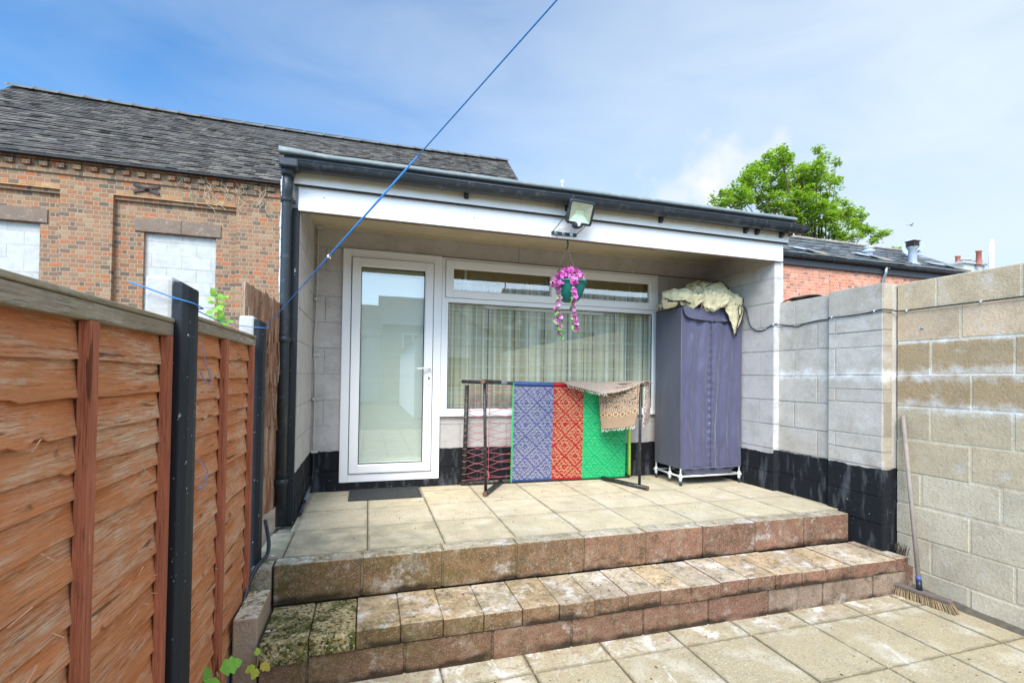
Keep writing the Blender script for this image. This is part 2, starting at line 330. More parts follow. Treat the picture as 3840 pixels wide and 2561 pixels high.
def m_leaf(name, col):
    m = Mat(name, col, .5, spec=.35)
    m.L(m.c, m.b.inputs['Base Color'])
    tr = m.N('ShaderNodeBsdfTranslucent'); m.L(m.mix(1, m.c, (1.4, 1.5, .6), 'MULTIPLY'), tr.inputs[0])
    mx = m.N('ShaderNodeMixShader'); mx.inputs[0].default_value = .38
    m.L(m.b.outputs[0], mx.inputs[1]); m.L(tr.outputs[0], mx.inputs[2]); m.L(mx.outputs[0], m.out.inputs[0])
    return m.m
M['leaf'] = m_leaf('leaf', (1, 1, 1))
M['bark_tree'] = m_plain('tree_bark', (.10, .075, .05), .9, var=.3, scale=6, bumpy=.6)
def m_glass():
    m = Mat('window_glass', (1, 1, 1), .02, tint=False); nt = m.nt
    t = m.N('ShaderNodeBsdfTransparent'); t.inputs[0].default_value = (.93, .98, .95, 1)
    g = m.N('ShaderNodeBsdfGlossy'); g.inputs['Roughness'].default_value = .012; g.inputs[0].default_value = (.95, .98, 1, 1)
    lw = m.N('ShaderNodeLayerWeight'); lw.inputs[0].default_value = .5     # double glazing: four surfaces reflect
    class _F: outputs = [m.math('ADD', .22, m.math('MULTIPLY', m.math('POWER', lw.outputs['Facing'], 4), .80))]
    fr = _F
    mx = m.N('ShaderNodeMixShader'); m.L(fr.outputs[0], mx.inputs[0]); m.L(t.outputs[0], mx.inputs[1]); m.L(g.outputs[0], mx.inputs[2])
    b = m.N('ShaderNodeBump'); b.inputs['Strength'].default_value = .03; b.inputs['Distance'].default_value = .02
    m.L(m.noise(1.6, lo=0, hi=1, detail=1), b.inputs['Height']); m.L(b.outputs[0], g.inputs['Normal'])
    m.L(mx.outputs[0], m.out.inputs[0]); return m.m
M['glass'] = m_glass()
def m_curtain():
    m = Mat('checked_curtain', (.62, .58, .43), .9, spec=.1)
    def lines(sc, lo, hi, ax, off):
        st = (1, 0, 0) if ax == 0 else (0, 0, 1)
        return m.noise(sc, stretch=st, lo=lo, hi=hi, detail=2, off=off)
    m.layer(lines(9, .45, .55, 0, (3, 1, 1)), (.34, .31, .20), .75)
    m.layer(lines(26, .52, .56, 0, (7, 1, 1)), (.78, .80, .70), .75)
    m.layer(lines(38, .60, .625, 0, (1, 1, 1)), (.03, .04, .045), .92)
    m.layer(lines(60, .62, .66, 2, (0, 0, 5)), (.16, .17, .13), .35)
    m.layer(lines(22, .56, .60, 2, (0, 0, 9)), (.66, .68, .58), .4)
    m.layer(lines(48, .58, .62, 2, (0, 0, 3)), (.10, .11, .09), .35)
    return m.done()
M['curtain'] = m_curtain()
M['curtain_top'] = m_plain('valance_cloth', (.62, .55, .40), .9)
M['blind'] = m_plain('pale_blind_slats', (.84, .88, .80), .6, bumpy=0, var=.02)
M['steel'] = m_plain('galvanised_steel', (.35, .37, .39), .35, metallic=.7, bumpy=.05)
M['lead'] = m_plain('grey_vent_metal', (.30, .33, .36), .6, bumpy=.1, var=.15)
M['terracotta'] = m_plain('terracotta', (.48, .16, .11), .8, bumpy=.2)
M['lens'] = m_plain('floodlight_glass', (.50, .55, .48), .15, bumpy=0, spec=.8)
M['bristle'] = m_plain('straw_bristle', (.36, .25, .13), .8, var=.3, scale=60, bumpy=.3)
M['broom_wood'] = m_plain('grey_wood_handle', (.30, .25, .21), .75, var=.2, scale=20, bumpy=.2)

# ---------------------------------------------------------------- mesh builder
LOC = {}
def jit(c, a): 
    k = 1+random.uniform(-a, a); return tuple(max(0, min(1, x*k)) for x in c)
class MB:
    def __init__(s): s.v = []; s.f = []; s.t = []; s.s = []
    def face(s, idx, t=(1, 1, 1), sm=False): s.f.append(tuple(idx)); s.t.append(t); s.s.append(sm)
    def poly(s, pts, t=(1, 1, 1), sm=False):
        n = len(s.v); s.v += [tuple(p) for p in pts]; s.face(range(n, n+len(pts)), t, sm)
    def box(s, x0, x1, y0, y1, z0, z1, t=(1, 1, 1), tt=None, M4=None):
        n = len(s.v); P = [(x0, y0, z0), (x1, y0, z0), (x1, y1, z0), (x0, y1, z0), (x0, y0, z1), (x1, y0, z1), (x1, y1, z1), (x0, y1, z1)]
        if M4 is not None: P = [tuple(M4 @ Vector(p)) for p in P]
        s.v += P
        for k, q in enumerate([(0, 3, 2, 1), (4, 5, 6, 7), (0, 1, 5, 4), (1, 2, 6, 5), (2, 3, 7, 6), (3, 0, 4, 7)]):
            s.face([n+i for i in q], (tt if (k == 1 and tt) else t))
    def fbox(s, O, U, V, W, t=(1, 1, 1)):      # oriented box from corner O with edge vectors U, V, W
        O, U, V, W = map(Vector, (O, U, V, W)); n = len(s.v)
        if U.cross(V).dot(W) < 0: U, V = V, U
        s.v += [tuple(p) for p in (O, O+U, O+U+V, O+V, O+W, O+U+W, O+U+V+W, O+V+W)]
        for q in [(0, 3, 2, 1), (4, 5, 6, 7), (0, 1, 5, 4), (1, 2, 6, 5), (2, 3, 7, 6), (3, 0, 4, 7)]: s.face([n+i for i in q], t)
    def tube(s, pts, r, seg=10, t=(1, 1, 1), cap=True, ripple=None):
        pts = [Vector(p) for p in pts]; rings = []; up = None
        for i, p in enumerate(pts):
            d = (pts[min(i+1, len(pts)-1)]-pts[max(i-1, 0)]); d = d.normalized() if d.length > 1e-9 else Vector((0, 0, 1))
            if up is None: up = d.orthogonal().normalized()
            up = (up-d*up.dot(d)); up = up.normalized() if up.length > 1e-6 else d.orthogonal().normalized()
            sd = d.cross(up); rr = r(i/(len(pts)-1)) if callable(r) else r
            n = len(s.v); rings.append(n)
            s.v += [tuple(p+(up*math.cos(2*math.pi*k/seg)+sd*math.sin(2*math.pi*k/seg))*rr) for k in range(seg)]
        for i in range(len(rings)-1):
            tc = t(i/(len(rings)-1)) if callable(t) else t
            for k in range(seg):
                k2 = (k+1) % seg; s.face((rings[i]+k, rings[i]+k2, rings[i+1]+k2, rings[i+1]+k), tc, True)
        if cap:
            t0 = t(0) if callable(t) else t; t1 = t(1) if callable(t) else t
            s.face([rings[0]+k for k in reversed(range(seg))], t0); s.face([rings[-1]+k for k in range(seg)], t1)
    def lathe(s, prof, c, seg=24, t=(1, 1, 1), M4=None):
        rings = []
        for r, z in prof:
            n = len(s.v); rings.append(n)
            for k in range(seg):
                p = Vector((r*math.cos(2*math.pi*k/seg), r*math.sin(2*math.pi*k/seg), z))
                if M4 is not None: p = M4 @ p
                s.v.append(tuple(p+Vector(c)))
        for i in range(len(rings)-1):
            for k in range(seg):
                k2 = (k+1) % seg; s.face((rings[i]+k, rings[i]+k2, rings[i+1]+k2, rings[i+1]+k), t, True)
    def sheet(s, grid, nu, nv, tint=None, jitter=0):    # grid[j][i] of control points, smooth interpolation
        def cr(a, b, c, d, x): return .5*((2*b)+(c-a)*x+(2*a-5*b+4*c-d)*x*x+(3*b-a-3*c+d)*x**3)
        def ev(row, x):
            n = len(row)-1; q = min(int(x*n), n-1); fx = x*n-q
            g = lambda i: row[max(0, min(n, i))]
            a, b, c, d = g(q-1), g(q), g(q+1), g(q+2)
            if q-1 < 0: a = b*2-c
            if q+2 > n: d = c*2-b
            return cr(a, b, c, d, fx)
        G = [[Vector(p) for p in r] for r in grid]; n0 = len(s.v)
        rows = [[ev(r, i/nu) for i in range(nu+1)] for r in G]
        for j in range(nv+1):
            for i in range(nu+1):
                p = ev([rows[k][i] for k in range(len(rows))], j/nv)
                if jitter:
                    q = p*9; p = p+Vector((mnoise.noise(q), mnoise.noise(q+Vector((9, 0, 0))), mnoise.noise(q+Vector((0, 9, 0)))))*jitter
                s.v.append(tuple(p))
        for j in range(nv):
            for i in range(nu):
                a = n0+j*(nu+1)+i
                s.face((a, a+1, a+nu+2, a+nu+1), tint((i+.5)/nu, (j+.5)/nv) if tint else (1, 1, 1), True)
    def build(s, name, mat, parent=None, bevel=0, thick=0, subsurf=0, loc=None):
        base = Vector(loc) if loc is not None else (LOC.get(parent.name, Vector((0, 0, 0))) if parent else Vector((0, 0, 0)))
        me = bpy.data.meshes.new(name); me.from_pydata([tuple(Vector(p)-base) for p in s.v], [], s.f)
        me.materials.append(M[mat] if isinstance(mat, str) else mat)
        at = me.attributes.new('tint', 'FLOAT_COLOR', 'CORNER'); data = []
        for f, t in zip(s.f, s.t): data += [t[0], t[1], t[2], 1.0]*len(f)
        at.data.foreach_set('color', data); me.polygons.foreach_set('use_smooth', s.s); me.update()
        o = bpy.data.objects.new(name, me); C.objects.link(o)
        if parent: o.parent = parent
        elif loc is not None: o.location = loc
        LOC[o.name] = base
        if thick:
            q = o.modifiers.new('thickness', 'SOLIDIFY'); q.thickness = thick; q.offset = 0
        if bevel:
            q = o.modifiers.new('edges', 'BEVEL'); q.width = bevel; q.segments = 2; q.limit_method = 'ANGLE'; q.angle_limit = .7
        if subsurf:
            q = o.modifiers.new('smooth', 'SUBSURF'); q.levels = subsurf; q.render_levels = subsurf
        return o
def tag(o, label, cat, group=None):
    o['label'] = label; o['category'] = cat
    if group: o['group'] = group
    return o
def struct(o, label=None, kind='structure'):
    o['kind'] = kind
    if label: o['label'] = label
    return o
def thing(name, label, cat, loc, group=None):
    o = bpy.data.objects.new(name, None); C.objects.link(o); o.location = loc; o.empty_display_size = .1
    LOC[o.name] = Vector(loc); return tag(o, label, cat, group)
def lerp(a, b, t): return a+(b-a)*t
def curve(pts, n=8):
    P = [Vector(p) for p in pts]; out = []
    for i in range(len(P)-1):
        a = P[i-1] if i else P[0]*2-P[1]; b, c = P[i], P[i+1]; d = P[i+2] if i+2 < len(P) else c*2-b
        for k in range(n):
            x = k/n; out.append(.5*((2*b)+(c-a)*x+(2*a-5*b+4*c-d)*x*x+(3*b-a-3*c+d)*x**3))
    return out+[P[-1]]
def face_wall(mb, O, U, N, u0, u1, courses, blen=.45, off=0, tint=(1, 1, 1), mort=.010, proud=.003, depth=.02, mortint=None, ja=.05, joints=None):
    """blocks laid in mortar on a wall face; O origin, U along, N outward."""
    O, U, N = Vector(O), Vector(U), Vector(N)
    for k, (z0, z1) in enumerate(courses):
        if joints and joints.get(k): js = joints[k]
        else:
            st = off + (blen/2 if k % 2 else 0); js = []; x = math.floor((u0-st)/blen)*blen+st
            while x < u1: js.append(x); x += blen
        js = [u0]+[j for j in js if u0+.03 < j < u1-.03]+[u1]
        for a, b in zip(js[:-1], js[1:]):
            A = a+(mort/2 if a > u0 else 0); B = b-(mort/2 if b < u1 else 0); p = proud+random.uniform(-.0015, .002)
            t = tint((a+b)/2, (z0+z1)/2) if callable(tint) else tint; q = mort*.22; R = lambda: random.uniform(-q, q)
            A += R() if a > u0 else 0; B += R() if b < u1 else 0
            mb.fbox(O+U*A-N*depth+Vector((0, 0, z0+mort/2+R())), U*(B-A)+Vector((0, 0, R()*1.3)), Vector((0, 0, z1-z0-mort)), N*(depth+p)+U*R()*.2, jit(t, ja))
    z0, z1 = courses[0][0], courses[-1][1]
    mb.fbox(O+U*(u0+.001)-N*.06+Vector((0, 0, z0+.001)), U*(u1-u0-.002), Vector((0, 0, z1-z0-.002)), N*.06, mortint or tuple(c*.72 for c in (tint((u0+u1)/2, 1) if callable(tint) else tint)))

def crs(z0, zs): return list(zip([z0]+zs[:-1], zs))

# ================================================================ SETTING
def ground():
    mb = MB(); mb.poly([(-400, -400, -.56), (400, -400, -.56), (400, 400, -.56), (-400, 400, -.56)])
    struct(mb.build('ground', 'soil'), 'bare earth around the yard')
    mb = MB()                                                   # lower patio: slabs on a joint bed
    mb.box(-.30, 4.37, -9, -1.98, -.55, -.476, (.22, .2, .17))
    ys = [-1.985, -2.163]+[-2.163-.4505*k for k in range(1, 16)]
    for j in range(len(ys)-1):
        xs = [2.774+.447*k for k in range(-7, 4)]; xs = [-.05]+[x for x in xs if x > .05]+[4.365]
        for a, b in zip(xs[:-1], xs[1:]):
            dz = random.uniform(-.002, .002); g = .0045
            tc = jit((1, 1, 1), .09) if j else jit((1.25, 1.2, 1.2), .08)
            mb.box(a+g, b-g, ys[j+1]+g, ys[j]-g, -.52, -.464+dz, tuple(min(1.3, c) for c in tc))
    struct(mb.build('patio', 'patio', bevel=.003), 'lower patio of worn sandy slabs with white lime stains')
    mb = MB()                                                   # raised terrace
    mb.box(.03, 4.275, -1.54, -.001, -.5, -.012, (.16, .15, .13))
    ys = [-1.532, -1.082, -.632, -.182, -.004]
    for j in range(4):
        xs = [.036, .177+(-.0 if j == 0 else 0)]+[.177+.45*k for k in range(1, 10)]+[4.262]
        if j: xs = [.147]+xs[2:]
        if j == 0: pass
        for a, b in zip(xs[:-1], xs[1:]):
            if b-a < .02: continue
            if j and b > 4.2: b = 4.198 if j > 1 else 4.255
            if a >= b: continue
            dz = random.uniform(-.0012, .0012); g = .0028
            t = (1.06, 1.03, .98) if j >= 2 else ((1.0, 1.0, 1.0) if j == 1 else (.90, .90, .86))
            mb.box(a+g, b-g, ys[j]+g, ys[j+1]-g, -.05, dz, jit(t, .05))
    struct(mb.build('terrace', 'terrace', bevel=.0025), 'raised porch floor of pale buff slabs')
ground()

def steps():
    r = thing('garden_steps', 'two stained concrete block steps across the front of the porch', 'steps', (2.2, -1.8, -.464))
    def red(x):
        k = max(0, min(1, (x-1.2)/1.6)); return tuple(lerp(a, b, k) for a, b in zip((.225, .135, .065), (.255, .125, .082)))
    mb = MB()
    xs = [.146]+[.598+.4500*k for k in range(9)]; xs[-1] = 4.192
    for a, b in zip(xs[:-1], xs[1:]):
        g = .0095; t = jit(red((a+b)/2), .16)
        mb.box(a+g*.6, b-g*.6, -1.646+random.uniform(-.003, .003), -1.537, -.214, random.uniform(-.002, .001), t, jit((.50, .44, .32), .06))
    mb.box(.15, 4.19, -1.632, -1.545, -.215, -.006, (.30, .26, .15))
    mb.box(.045, .141, -1.660, -1.56, -.30, -.002, (.38, .34, .27), (.45, .40, .30))
    mb.build('riser', 'step', r, bevel=.006)
    mb = MB(); xs = [.155]+[.999+.2110*k for k in range(-3, 16)]; xs = [x for x in xs if x < 4.22]+[4.283]
    tread = MB(); mossy = MB()
    for i, (a, b) in enumerate(zip(xs[:-1], xs[1:])):
        g = .002; y0 = -2.013+random.uniform(-.006, .004); dz = random.uniform(-.003, .002)
        top = jit(random.choice([(.64, .47, .27), (.68, .49, .28), (.58, .46, .30), (.66, .54, .38), (.60, .40, .24)]), .06)
        if i < 2:
            mossy.box(a+g, b-g, y0-.006, -1.65, -.306-(.02 if i == 0 else 0), -.214+dz, (1, 1, 1))
        else: tread.box(a+g, b-g, y0, -1.65, -.306, -.216+dz, jit(red((a+b)/2), .18), top)
    tread.box(.6, 4.27, -1.99, -1.655, -.30, -.222, (.25, .2, .14))
    tread.build('tread', 'step', r, bevel=.005)
    o = mossy.build('tread', 'mossy', r, bevel=.01, subsurf=0); o['label'] = 'moss covered crumbling tread blocks at the fence end'
    mb = MB(); xs = [.15]+[.36+.45*k for k in range(0, 9)]; xs = [x for x in xs if x < 4.1]+[4.279]
    for a, b in zip(xs[:-1], xs[1:]):
        g = .007; t = jit(tuple(lerp(c, d, .6 if a > 2.7 else .55) for c, d in zip(red((a+b)/2), (.36, .30, .23) if a > 2.7 else (.22, .11, .085))), .10)
        mb.box(a+g, b-g, -2.000, -1.7, -.54, -.313, t)
    mb.box(.16, 4.27, -1.990, -1.75, -.54, -.311, (.15, .09, .07))
    mb.box(4.281, 4.366, -1.985, -1.88, -.54, -.30, (.20, .10, .07))
    mb.build('riser', 'step', r, bevel=.004)
    mb = MB(); mb.box(.04, .144, -1.976, -1.664, -.54, -.112, (.36, .27, .19), (.62, .52, .38))
    tag(mb.build('kerb_block', 'kerb', None, bevel=.008, loc=(.09, -1.82, -.464)), 'upright lichen-spotted block walling the fence end of the steps', 'block')
    mb = MB()      # dirt heaped in the gap between the steps and the fence
    mb.sheet([[(-.25, -2.9, -.44), (-.02, -2.9, -.455), (.16, -2.9, -.463)], [(-.25, -2.2, -.35), (-.02, -2.2, -.42), (.12, -2.15, -.462)], [(-.25, -1.7, -.2), (-.03, -1.7, -.3), (.06, -1.66, -.35)], [(-.25, -1.3, -.02), (-.03, -1.3, -.03), (.05, -1.3, -.02)], [(-.25, -.9, -.0), (-.03, -.9, -.0), (.05, -.9, -.01)]], 16, 50, jitter=.02)
    struct(mb.build('soil_strip', 'soil'), 'dark soil between fence and steps', kind='stuff')
steps()

# ================================================================ OUTBUILDING
def outbuilding():
    r = thing('outbuilding', 'white block outbuilding with recessed porch and glazed front', 'building', (2.2, 0, 0))
    W = (.50, .485, .49); w1 = (1, 1, 1)
    zs = [.17, .341, .566, .791, 1.016, 1.241, 1.466, 1.691, 1.916, 2.12]
    wc = lambda u, z: (1, 1, 1)
    # wall behind the porch, in courses, left out where door and window are
    mb = MB()
    face_wall(mb, (0, 0, 0), (1, 0, 0), (0, -1, 0), .147, .383, crs(0, zs), off=.02, proud=.0035, mort=.007, ja=.04)
    face_wall(mb, (0, 0, 0), (1, 0, 0), (0, -1, 0), .383, 4.2, [(2.125, 2.33)], off=2, blen=9, proud=.001, ja=.02)
    face_wall(mb, (0, 0, 0), (1, 0, 0), (0, -1, 0), .147, .383, [(2.12, 2.33)], off=.02, proud=.001, ja=.02)
    face_wall(mb, (0, 0, 0), (1, 0, 0), (0, -1, 0), 1.252, 4.2, crs(0, [.17, .341, .566, .645]), off=1.45, proud=.0035, mort=.007, ja=.04)
    face_wall(mb, (0, 0, 0), (1, 0, 0), (0, -1, 0), 3.557, 4.2, crs(.645, [.791, 1.016, 1.241, 1.466, 1.691, 1.916, 2.12]), off=3.7, proud=.0035, mort=.007, ja=.04)
    mb.box(.147, 4.2, -.022, -.004, .0, .165, (.4, .4, .4))
    mb.box(.384, 1.251, -.018, .05, .0, .072, (.9, .9, .9))
    mb.build('wall', 'paint_block', r)
    mb = MB()          # left return
    face_wall(mb, (.145, 0, 0), (0, 1, 0), (1, 0, 0), -.905, -.002, crs(0, zs+[2.33]), off=-.2, proud=.0035, mort=.007, ja=.04)
    mb.box(.034, .085, -.908, 3.0, -.4, 2.36)
    mb.build('wall', 'paint_block', r)
    mb = MB(); mb.box(.088, .145, -.932, -.906, .0, 2.135); mb.build('post', 'speckled', r, bevel=.003)
    mb = MB()
    for k in range(26):
        z = 1.35+k*.04; mb.box(.029+random.uniform(-.004, .003), .040, -.94+random.uniform(-.006, .006), -.909, z, z+.045)
    mb.build('sealant', 'render_white', r, bevel=.004)
    mb = MB()          # right return with its end face
    face_wall(mb, (4.202, 0, 0), (0, 1, 0), (-1, 0, 0), -.910, -.002, crs(0, [.17, .39]+[.39+.225*k for k in range(1, 8)]+[2.105, 2.33]), off=-.08, proud=.0035, mort=.007, ja=.05)
    mb.box(4.265, 4.36, -.0, 3.0, -.4, 2.36)
    mb.build('wall', 'paint_block', r)
    mb = MB()
    face_wall(mb, (0, -.912, 0), (1, 0, 0), (0, -1, 0), 4.2035, 4.300, crs(0, [.17, .39]+[.39+.225*k for k in range(1, 8)]+[2.115]), off=0, blen=3, proud=.0035, mort=.008, ja=.05)
    mb.build('wall_end', 'pier_end', r)
    mb = MB(); mb.box(.0, 4.36, 3.0, 3.1, -.4, 2.36); mb.box(.1, 4.26, .062, 3.0, -.02, -.001)
    mb.box(.147, .383, .062, .10, 0, 2.33); mb.box(1.252, 4.2, .062, .10, 0, .645); mb.box(3.557, 4.2, .062, .10, .645, 2.33); mb.box(.383, 3.557, .062, .1, 2.125, 2.33)
    mb.build('inner_wall', 'dark', r)
    mb = MB(); mb.box(.10, 4.28, -.905, 3.0, 2.300, 2.330); mb.box(.147, 4.2, -.03, -.004, 2.285, 2.2995); mb.build('soffit', 'soffit', r)
    mb = MB(); mb.box(.15, 4.2, -.925, -.905, 2.112, 2.30); mb.build('timber', 'stone', r)
    # fascia, roof, gutter
    mb = MB(); mb.box(.138, 4.268, -.945, -.9255, 2.118, 2.290)
    mb.build('fascia', 'fascia', r, bevel=.002)
    mb = MB(); mb.box(.112, 4.300, -.975, -.946, 2.286, 2.40)
    mb.build('fascia', 'fascia_dirty', r, bevel=.002)
    mb = MB(); mb.box(.114, 4.298, -.9735, -.9465, 2.2795, 2.2855); mb.build('groove_shade', 'black_trim', r)  # black strip standing in for the shade in the groove between the boards
    for x, z, yy in [(.3, 2.22, -.9455), (1.35, 2.20, -.9455), (2.45, 2.19, -.9455), (1.1, 2.36, -.9755), (2.0, 2.35, -.9755), (3.05, 2.345, -.9755), (3.6, 2.35, -.9755), (.35, 2.385, -.9755), (3.1, 2.2, -.9455), (4.0, 2.345, -.9755)]:
        mb = MB(); mb.lathe([(0, .0), (.004, .0), (.004, .002), (0, .002)], (x, yy, z), 8, (.1, .1, .1), Matrix.Rotation(math.pi/2, 4, 'X')); mb.build('screw_head', 'black_plastic', r)
    z0 = lambda x: (x-.1)/4.2*.022
    mb = MB()
    n = 20
    for i in range(n):
        a = .06+(4.33-.06)*i/n; b = .06+(4.33-.06)*(i+1)/n
        mb.poly([(a, -1.0, 2.395+z0(a)), (b, -1.0, 2.395+z0(b)), (b, -1.0, 2.462+z0(b)), (a, -1.0, 2.462+z0(a))])
    mb.box(.06, 4.33, -.999, -.976, 2.37, 2.45)
    mb.build('drip_trim', 'black_plastic', r)
    mb = MB()
    def wob(x): return .003*mnoise.noise(Vector((x*4, 0, 0)))
    prof = [(-.96, .055), (-1.0, .050), (-1.022, .040), (-1.030, .026), (-1.026, .012), (-1.004, .010), (-.98, .010)]
    N = 60; rows = []
    for i in range(N+1):
        x = .075+(4.345-.075)*i/N; nn = len(mb.v); rows.append(nn)
        fl = max(0, 1-i/3.0)
        for y, z in prof: mb.v.append((x-.05*fl, y-.01*fl, 2.447+z0(x)+z+wob(x)+(.012*fl if z > .03 else -.0)))
    for i in range(N):
        for k in range(len(prof)-1): mb.face((rows[i]+k, rows[i]+k+1, rows[i+1]+k+1, rows[i+1]+k), (1, 1, 1), True)
    for y0, y1 in [(-.962, 3.15)]:
        mb.poly([(.05, y0, 2.500), (4.345, y0, 2.522), (4.345, y1, 2.42), (.05, y1, 2.40)])
        mb.poly([(.05, y1, 2.33), (4.345, y1, 2.33), (4.345, y1, 2.42), (.05, y1, 2.40)])
        mb.poly([(4.345, -.98, 2.36), (4.345, y1, 2.33), (4.345, y1, 2.42), (4.345, -.98, 2.52)])
        mb.poly([(.05, -.98, 2.36), (.05, y1, 2.33), (.05, y1, 2.40), (.05, -.98, 2.50)])
    mb.build('roof', 'felt', r)
    mb = MB(); K = 14; gx = [(.045, 0), (4.415, .0)]
    def gpt(x, a, rr): return (x, -1.040+rr*math.cos(a), 2.398+z0(x)*.6+rr*math.sin(a))
    for rr, fl in ((.054, False), (.051, True)):
        for k in range(K):
            a0 = math.pi+math.pi*k/K; a1 = math.pi+math.pi*(k+1)/K
            q = [gpt(.045, a0, rr), gpt(4.415, a0, rr), gpt(4.415, a1, rr), gpt(.045, a1, rr)]
            mb.poly(q if fl else q[::-1], sm=True)
    mb.tube([gpt(.045, math.pi, .054), gpt(4.415, math.pi, .054)], .0055, 8)
    mb.tube([gpt(.045, 0, .054), gpt(4.415, 0, .054)], .004, 8)
    e = MB(); 
    mb.poly([gpt(.046, math.pi+math.pi*k/K, .053) for k in range(K+1)])
    g = mb.build('gutter', 'black_plastic', r)
    for bx in (1.28, 2.085, 2.93, 3.80, 3.925, 4.20):
        b = MB(); pts = [gpt(bx, math.pi*(1.0+k/12), .059) for k in range(13)]
        for p, q in zip(pts[:-1], pts[1:]):
            p, q = Vector(p), Vector(q); b.fbox(p-Vector((.011, 0, 0)), q-p, Vector((.022, 0, 0)), Vector((0, .004, .001)))
        b.fbox((bx-.016, -.992, 2.322), (.032, 0, 0), (0, .016, 0), (0, 0, .09)); b.fbox((bx-.013, -1.012, 2.330), (.026, 0, 0), (0, .03, 0), (0, 0, .03))
        b.build('gutter_bracket', 'black_post', g)
    b = MB(); b.box(.035, .155, -1.1, -.983, 2.345, 2.405); b.lathe([(.0, .36), (.045, .36), (.045, .40), (.058, .43)], (.083, -.985-.035, 1.95), 16); b.build('outlet', 'black_plastic', g, bevel=.012)
    d = MB(); d.tube([(.083, -1.02, 2.33), (.075, -.985, 2.22), (.073, -.972, 2.14), (.073, -.970, 1.3), (.075, -.968, .012)], .033, 18)
    d = d.build('downpipe', 'black_plastic', r)
    for z in (1.24, .30, 2.17):
        b = MB(); b.lathe([(.034, -.02), (.040, -.018), (.040, .018), (.034, .02)], (.073, -.970, z), 18); b.box(.04, .12, -.95, -.93, z-.012, z+.012); b.build('pipe_clip', 'black_plastic', d)
    # ---- door
    d = MB()
    def frame(mb, x0, x1, z0, z1, w, y0, y1, wb=None):
        wb = wb or w
        mb.box(x0, x0+w, y0, y1, z0, z1); mb.box(x1-w, x1, y0, y1, z0, z1); mb.box(x0+w, x1-w, y0, y1, z1-w, z1); mb.box(x0+w, x1-w, y0, y1, z0, z0+wb)
    frame(d, .384, 1.250, .073, 2.120, .073, -.030, .06)
    door = d.build('door', 'upvc', r, bevel=.004)
    d = MB(); frame(d, .462, 1.172, .150, 2.045, .070, -.046, .03); frame(d, .524, 1.110, .212, 1.983, .014, -.040, .02)
    d.build('door_leaf', 'upvc', door, bevel=.005)
    d = MB(); d.box(.458, 1.176, -.033, -.0305, .1465, 2.049, (.2, .2, .2)); 
    d.box(.536, 1.098, -.020, -.0195, .224, 1.971)
    g = MB(); g.poly([(.536, -.012, .224), (1.098, -.012, .224), (1.098, -.012, 1.971), (.536, -.012, 1.971)]); g.build('glass_pane', 'glass', door)
    s = MB(); frame(s, .458, 1.176, .1465, 2.049, .012, -.034, -.028); s.build('door_seal', 'black_trim', door)
    g = MB(); frame(g, .536, 1.098, .224, 1.971, .008, -.014, .0); g.build('gasket', 'black_trim', door)
    g = MB(); g.box(1.128, 1.154, -.056, -.046, .93, 1.15); g.tube([(1.141, -.055, 1.085), (1.141, -.085, 1.085)], .009, 10); g.tube([(1.141, -.088, 1.085), (1.10, -.09, 1.083), (1.03, -.088, 1.075)], lambda t: .009-.003*t, 10)
    g.build('handle', 'upvc', door, bevel=.003)
    g = MB(); g.lathe([(0, 0), (.008, 0), (.008, .004), (0, .004)], (1.141, -.056, .995), 12, (.15, .15, .15), Matrix.Rotation(math.pi/2, 4, 'X')); g.box(1.138, 1.144, -.0585, -.056, .975, .995, (.1, .1, .1)); g.build('keyhole', 'steel', door)
    g = MB(); g.box(.538, 1.096, .004, .03, 1.905, 1.971, (.50, .46, .33)); g.build('headrail', 'blind', door)
    g = MB(); z = .25
    while z < 1.905:
        g.fbox((.540, .022, z), (.554, 0, 0), (0, -.010, .021), (0, .0008, .0005), jit((1, 1, 1), .02)); z += .0205
    g.box(.540, 1.094, .006, .026, .228, .246, (1.1, 1.1, 1.1)); 
    g.build('blind', 'blind', door)
    # ---- window
    d = MB(); frame(d, 1.252, 3.556, .650, 2.115, .062, -.026, .06); d.box(1.314, 3.494, -.026, .06, 1.700, 1.752); d.box(2.395, 2.425, -.026, .06, 1.752, 2.06)
    d.box(1.240, 3.566, -.040, -.0265, .640, .672)
    win = d.build('window', 'upvc', r, bevel=.004)
    for a, b in ((1.286, 2.404), (2.416, 3.524)):
        d = MB(); frame(d, a, b, 1.744, 2.092, .070, -.040, .02); frame(d, a+.062, b-.062, 1.806, 2.03, .012, -.034, .01); d.build('sash', 'upvc', win, bevel=.005)
        d = MB(); frame(d, a-.003, b+.003, 1.741, 2.095, .010, -.029, -.026); d.build('seal', 'black_trim', win)
        g = MB(); g.poly([(a+.07, -.008, 1.814), (b-.07, -.008, 1.814), (b-.07, -.008, 2.022), (a+.07, -.008, 2.022)]); g.build('pane', 'glass', win)
    g = MB(); g.poly([(1.314, -.004, .712), (3.494, -.004, .712), (3.494, -.004, 1.70), (1.314, -.004, 1.70)]); g.build('pane', 'glass', win)
    g = MB(); frame(g, 1.314, 3.494, .712, 1.70, .007, -.006, .004); g.build('gasket', 'black_trim', win)
    mb = MB(); mb.box(1.18, 1.252, -.03, .06, .644, 2.118); 
    # wall conduit in the left corner
    mb = MB(); p = [(.176, -.018, 2.29), (.176, -.020, 1.9), (.172, -.022, 1.45), (.165, -.024, 1.3), (.176, -.020, .9), (.172, -.022, .345)]
    mb.tube(curve(p, 6), .0075, 8, (1.0, .97, .92))
    c = mb.build('conduit', 'concrete', r)
    for z in (2.28, 1.66, 1.18, .80, .35):
        b = MB(); b.box(.155, .205, -.034, -.006, z-.012, z+.012); b.tube([(.16, -.02, z), (.21, -.02, z-.004)], .009, 8); b.build('conduit_clip', 'concrete', c, bevel=.004)
